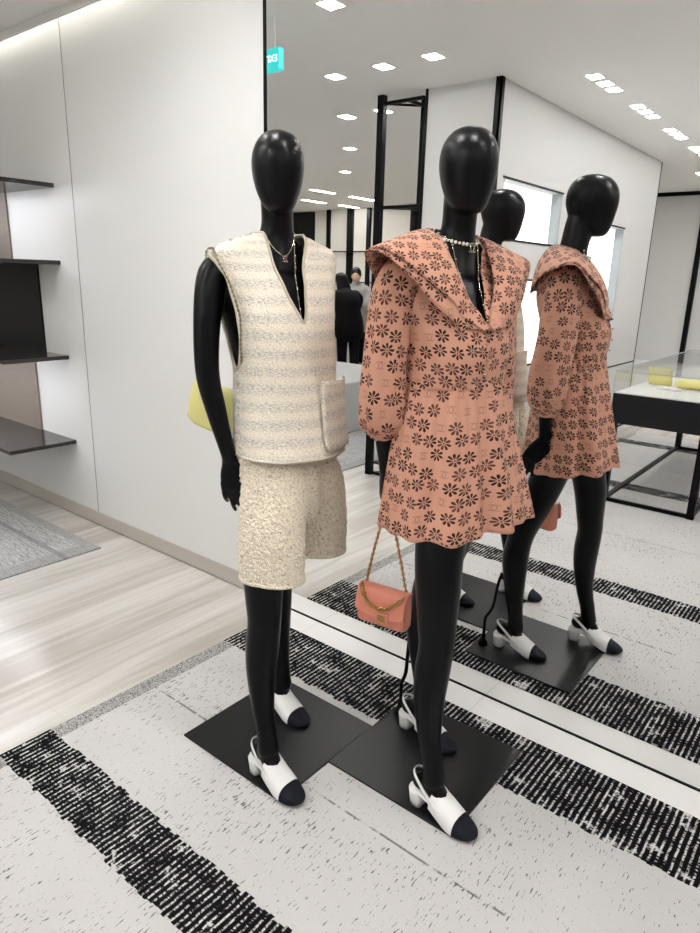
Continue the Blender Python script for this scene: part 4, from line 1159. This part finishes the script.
# ---------------------------------------------------------------- two shoppers far behind, seen in the mirror
def person(loc, yaw, label, hair_long, top_mat, leg_mat, bend=.15, h=1.0, arms=((.2, .25), (.2, .2))):
    root = empty('person', loc); root.rotation_euler = (0, 0, yaw); root.scale = (h, h, h)
    bm = bmesh.new()                                                        # faces +x
    Fx = lambda z, x=0: (x + bend * max(0, z - .9) ** 1.3, z)
    for s in (-1, 1):
        tube(bm, [(0, s * .085, .90), (.015, s * .09, .50), (-.01, s * .095, .10), (-.01, s * .095, .06)], [.085, .056, .042, .042], 14, 4)
        tube(bm, [(-.04, s * .095, .035), (.06, s * .1, .035), (.16, s * .105, .028)], [(.032, .04), (.038, .044), (.024, .034)], 12, 3, ref=(0, 0, 1))
    pts = []; rad = []
    for z, a, b in ((.84, .105, .165), (.95, .10, .16), (1.08, .09, .135), (1.25, .11, .165), (1.36, .095, .175), (1.42, .06, .10), (1.46, .045, .05), (1.52, .046, .048)):
        x, zz = Fx(z); pts.append((x, 0, zz)); rad.append((a, b))
    tube(bm, pts, rad, 24, 4, ref=(1, 0, 0))
    hx, hz = Fx(1.62)
    hx += .03
    ball(bm, (hx, 0, 1.60), .1, 24, 16, (.98, .80, 1.16))
    ball(bm, (hx + .092, 0, 1.585), .018, 10, 8, (1.1, .8, 1.3))             # nose
    ball(bm, (hx + .078, 0, 1.535), .026, 10, 8, (.8, 1.0, .55))             # mouth and chin
    for s in (-1, 1):
        ball(bm, (hx - .005, s * .08, 1.59), .026, 10, 8, (.7, .4, 1.2))     # ears
        a0, a1 = arms[0 if s < 0 else 1]
        sx = Fx(1.36)[0]
        el = V((sx + a0 * .5, s * .215, 1.08)); wr = V((sx + a0 + .16, s * .15, 1.02 + a1 * .3))
        tube(bm, [(sx, s * .165, 1.36), (sx, s * .2, 1.28), el, el.lerp(wr, .5), wr], [.06, .052, .042, .038, .027], 14, 4)
        hand(bm, wr, (wr - el), (0, -s, -.3), (0, 0, 1), (.3, .3, .3, .3))
    b = link('body', bm, 'skin', root)
    m = b.modifiers.new('r', 'REMESH'); m.mode = 'VOXEL'; m.voxel_size = .009
    m = b.modifiers.new('s', 'SMOOTH'); m.iterations = 3
    baked(b)
    for p in b.data.polygons: p.use_smooth = True
    for s in (-1, 1):                                                        # eyes
        pass
    bm = bmesh.new()
    for s in (-1, 1): ball(bm, (hx + .083, s * .033, 1.607), .011, 8, 6, (.6, 1, .7))
    link('eye', bm, 'toe_black', b)
    bm = bmesh.new()                                                         # jacket
    pts = []; rad = []
    for z, a, bb in ((.70, .15, .215), (.80, .155, .22), (.95, .145, .205), (1.08, .14, .19), (1.25, .15, .205), (1.37, .125, .205), (1.43, .085, .13), (1.475, .062, .07)):
        x, zz = Fx(z); pts.append((x, 0, zz)); rad.append((a, bb))
    tube(bm, pts, rad, 28, 4, ref=(1, 0, 0))
    for s in (-1, 1):
        a0, a1 = arms[0 if s < 0 else 1]; sx = Fx(1.36)[0]
        el = V((sx + a0 * .5, s * .22, 1.08)); wr = V((sx + a0 + .15, s * .15, 1.02 + a1 * .3))
        tube(bm, [(sx, s * .15, 1.37), (sx, s * .205, 1.29), el, el.lerp(wr, .5), wr], [.085, .08, .07, .062, .048], 14, 4)
    j = link('jacket', bm, top_mat, root)
    m = j.modifiers.new('r', 'REMESH'); m.mode = 'VOXEL'; m.voxel_size = .012
    m = j.modifiers.new('s', 'SMOOTH'); m.iterations = 4
    baked(j)
    for p in j.data.polygons: p.use_smooth = True
    for s in (-1, 1):
        bm = bmesh.new(); tube(bm, [(0, s * .088, .88), (.012, s * .095, .50), (-.01, s * .098, .09)], [.105, .075, .062], 16, 5); link('trouser_leg', bm, leg_mat, root)
        bm = bmesh.new(); tube(bm, [(-.05, s * .095, .042), (.06, s * .1, .042), (.175, s * .105, .032)], [(.036, .046), (.04, .05), (.028, .04)], 14, 3, ref=(0, 0, 1)); link('boot', bm, 'black_bag', root)
    bm = bmesh.new()
    ball(bm, (hx - .014, 0, 1.63), .108, 24, 16, (.98, .86, 1.08))
    if hair_long:
        tube(bm, [(hx - .03, 0, 1.66), (hx - .075, 0, 1.55), (hx - .12, 0, 1.40), (hx - .19, 0, 1.24), (hx - .20, 0, 1.12), (hx - .19, 0, 1.02)], [(.06, .085), (.06, .10), (.05, .115), (.045, .115), (.04, .10), (.02, .05)], 18, 5, ref=(1, 0, 0))
    else:
        ball(bm, (hx - .05, 0, 1.60), .09, 20, 14, (.8, .95, 1.0))
    # keep the face clear of hair
    hh = link('hair', bm, 'hair', root)
    m = hh.modifiers.new('r', 'REMESH'); m.mode = 'VOXEL'; m.voxel_size = .01
    m = hh.modifiers.new('s', 'SMOOTH'); m.iterations = 3
    baked(hh)
    for p in hh.data.polygons: p.use_smooth = True
    return tag(root, label, 'person')
pA = person((-6.47, -6.05, 0), math.radians(200), 'person with long black hair in a black jacket, seen from behind', True, 'black_cloth', 'black_cloth', .35, .88)
pA.scale = (1.12, 1.12, .865)
pB = person((-6.98, -6.85, 0), math.radians(60), 'person in a grey top with short dark hair beside the long-haired shopper', False, 'grey_cloth', 'black_cloth', .1, .92)
bm = bmesh.new(); tube(bm, [(0, 0, 0), (0, 0, .15), (0, 0, .34)], [(.13, .06), (.14, .07), (.11, .04)], 20, 4, ref=(1, 0, 0))
yb3 = link('tote_bag', bm, 'pale_yellow', None, loc=(-7.05, -6.35, .84))
tag(yb3, 'yellow tote bag on the stand beside the shoppers', 'bag')
st = boxo('display_stand', (-7.35, -6.85, -6.6, -6.1, 0, .838), 'lacquer'); bevel_mod(st, .004)
tag(st, 'white display stand carrying the yellow tote bag', 'stand')
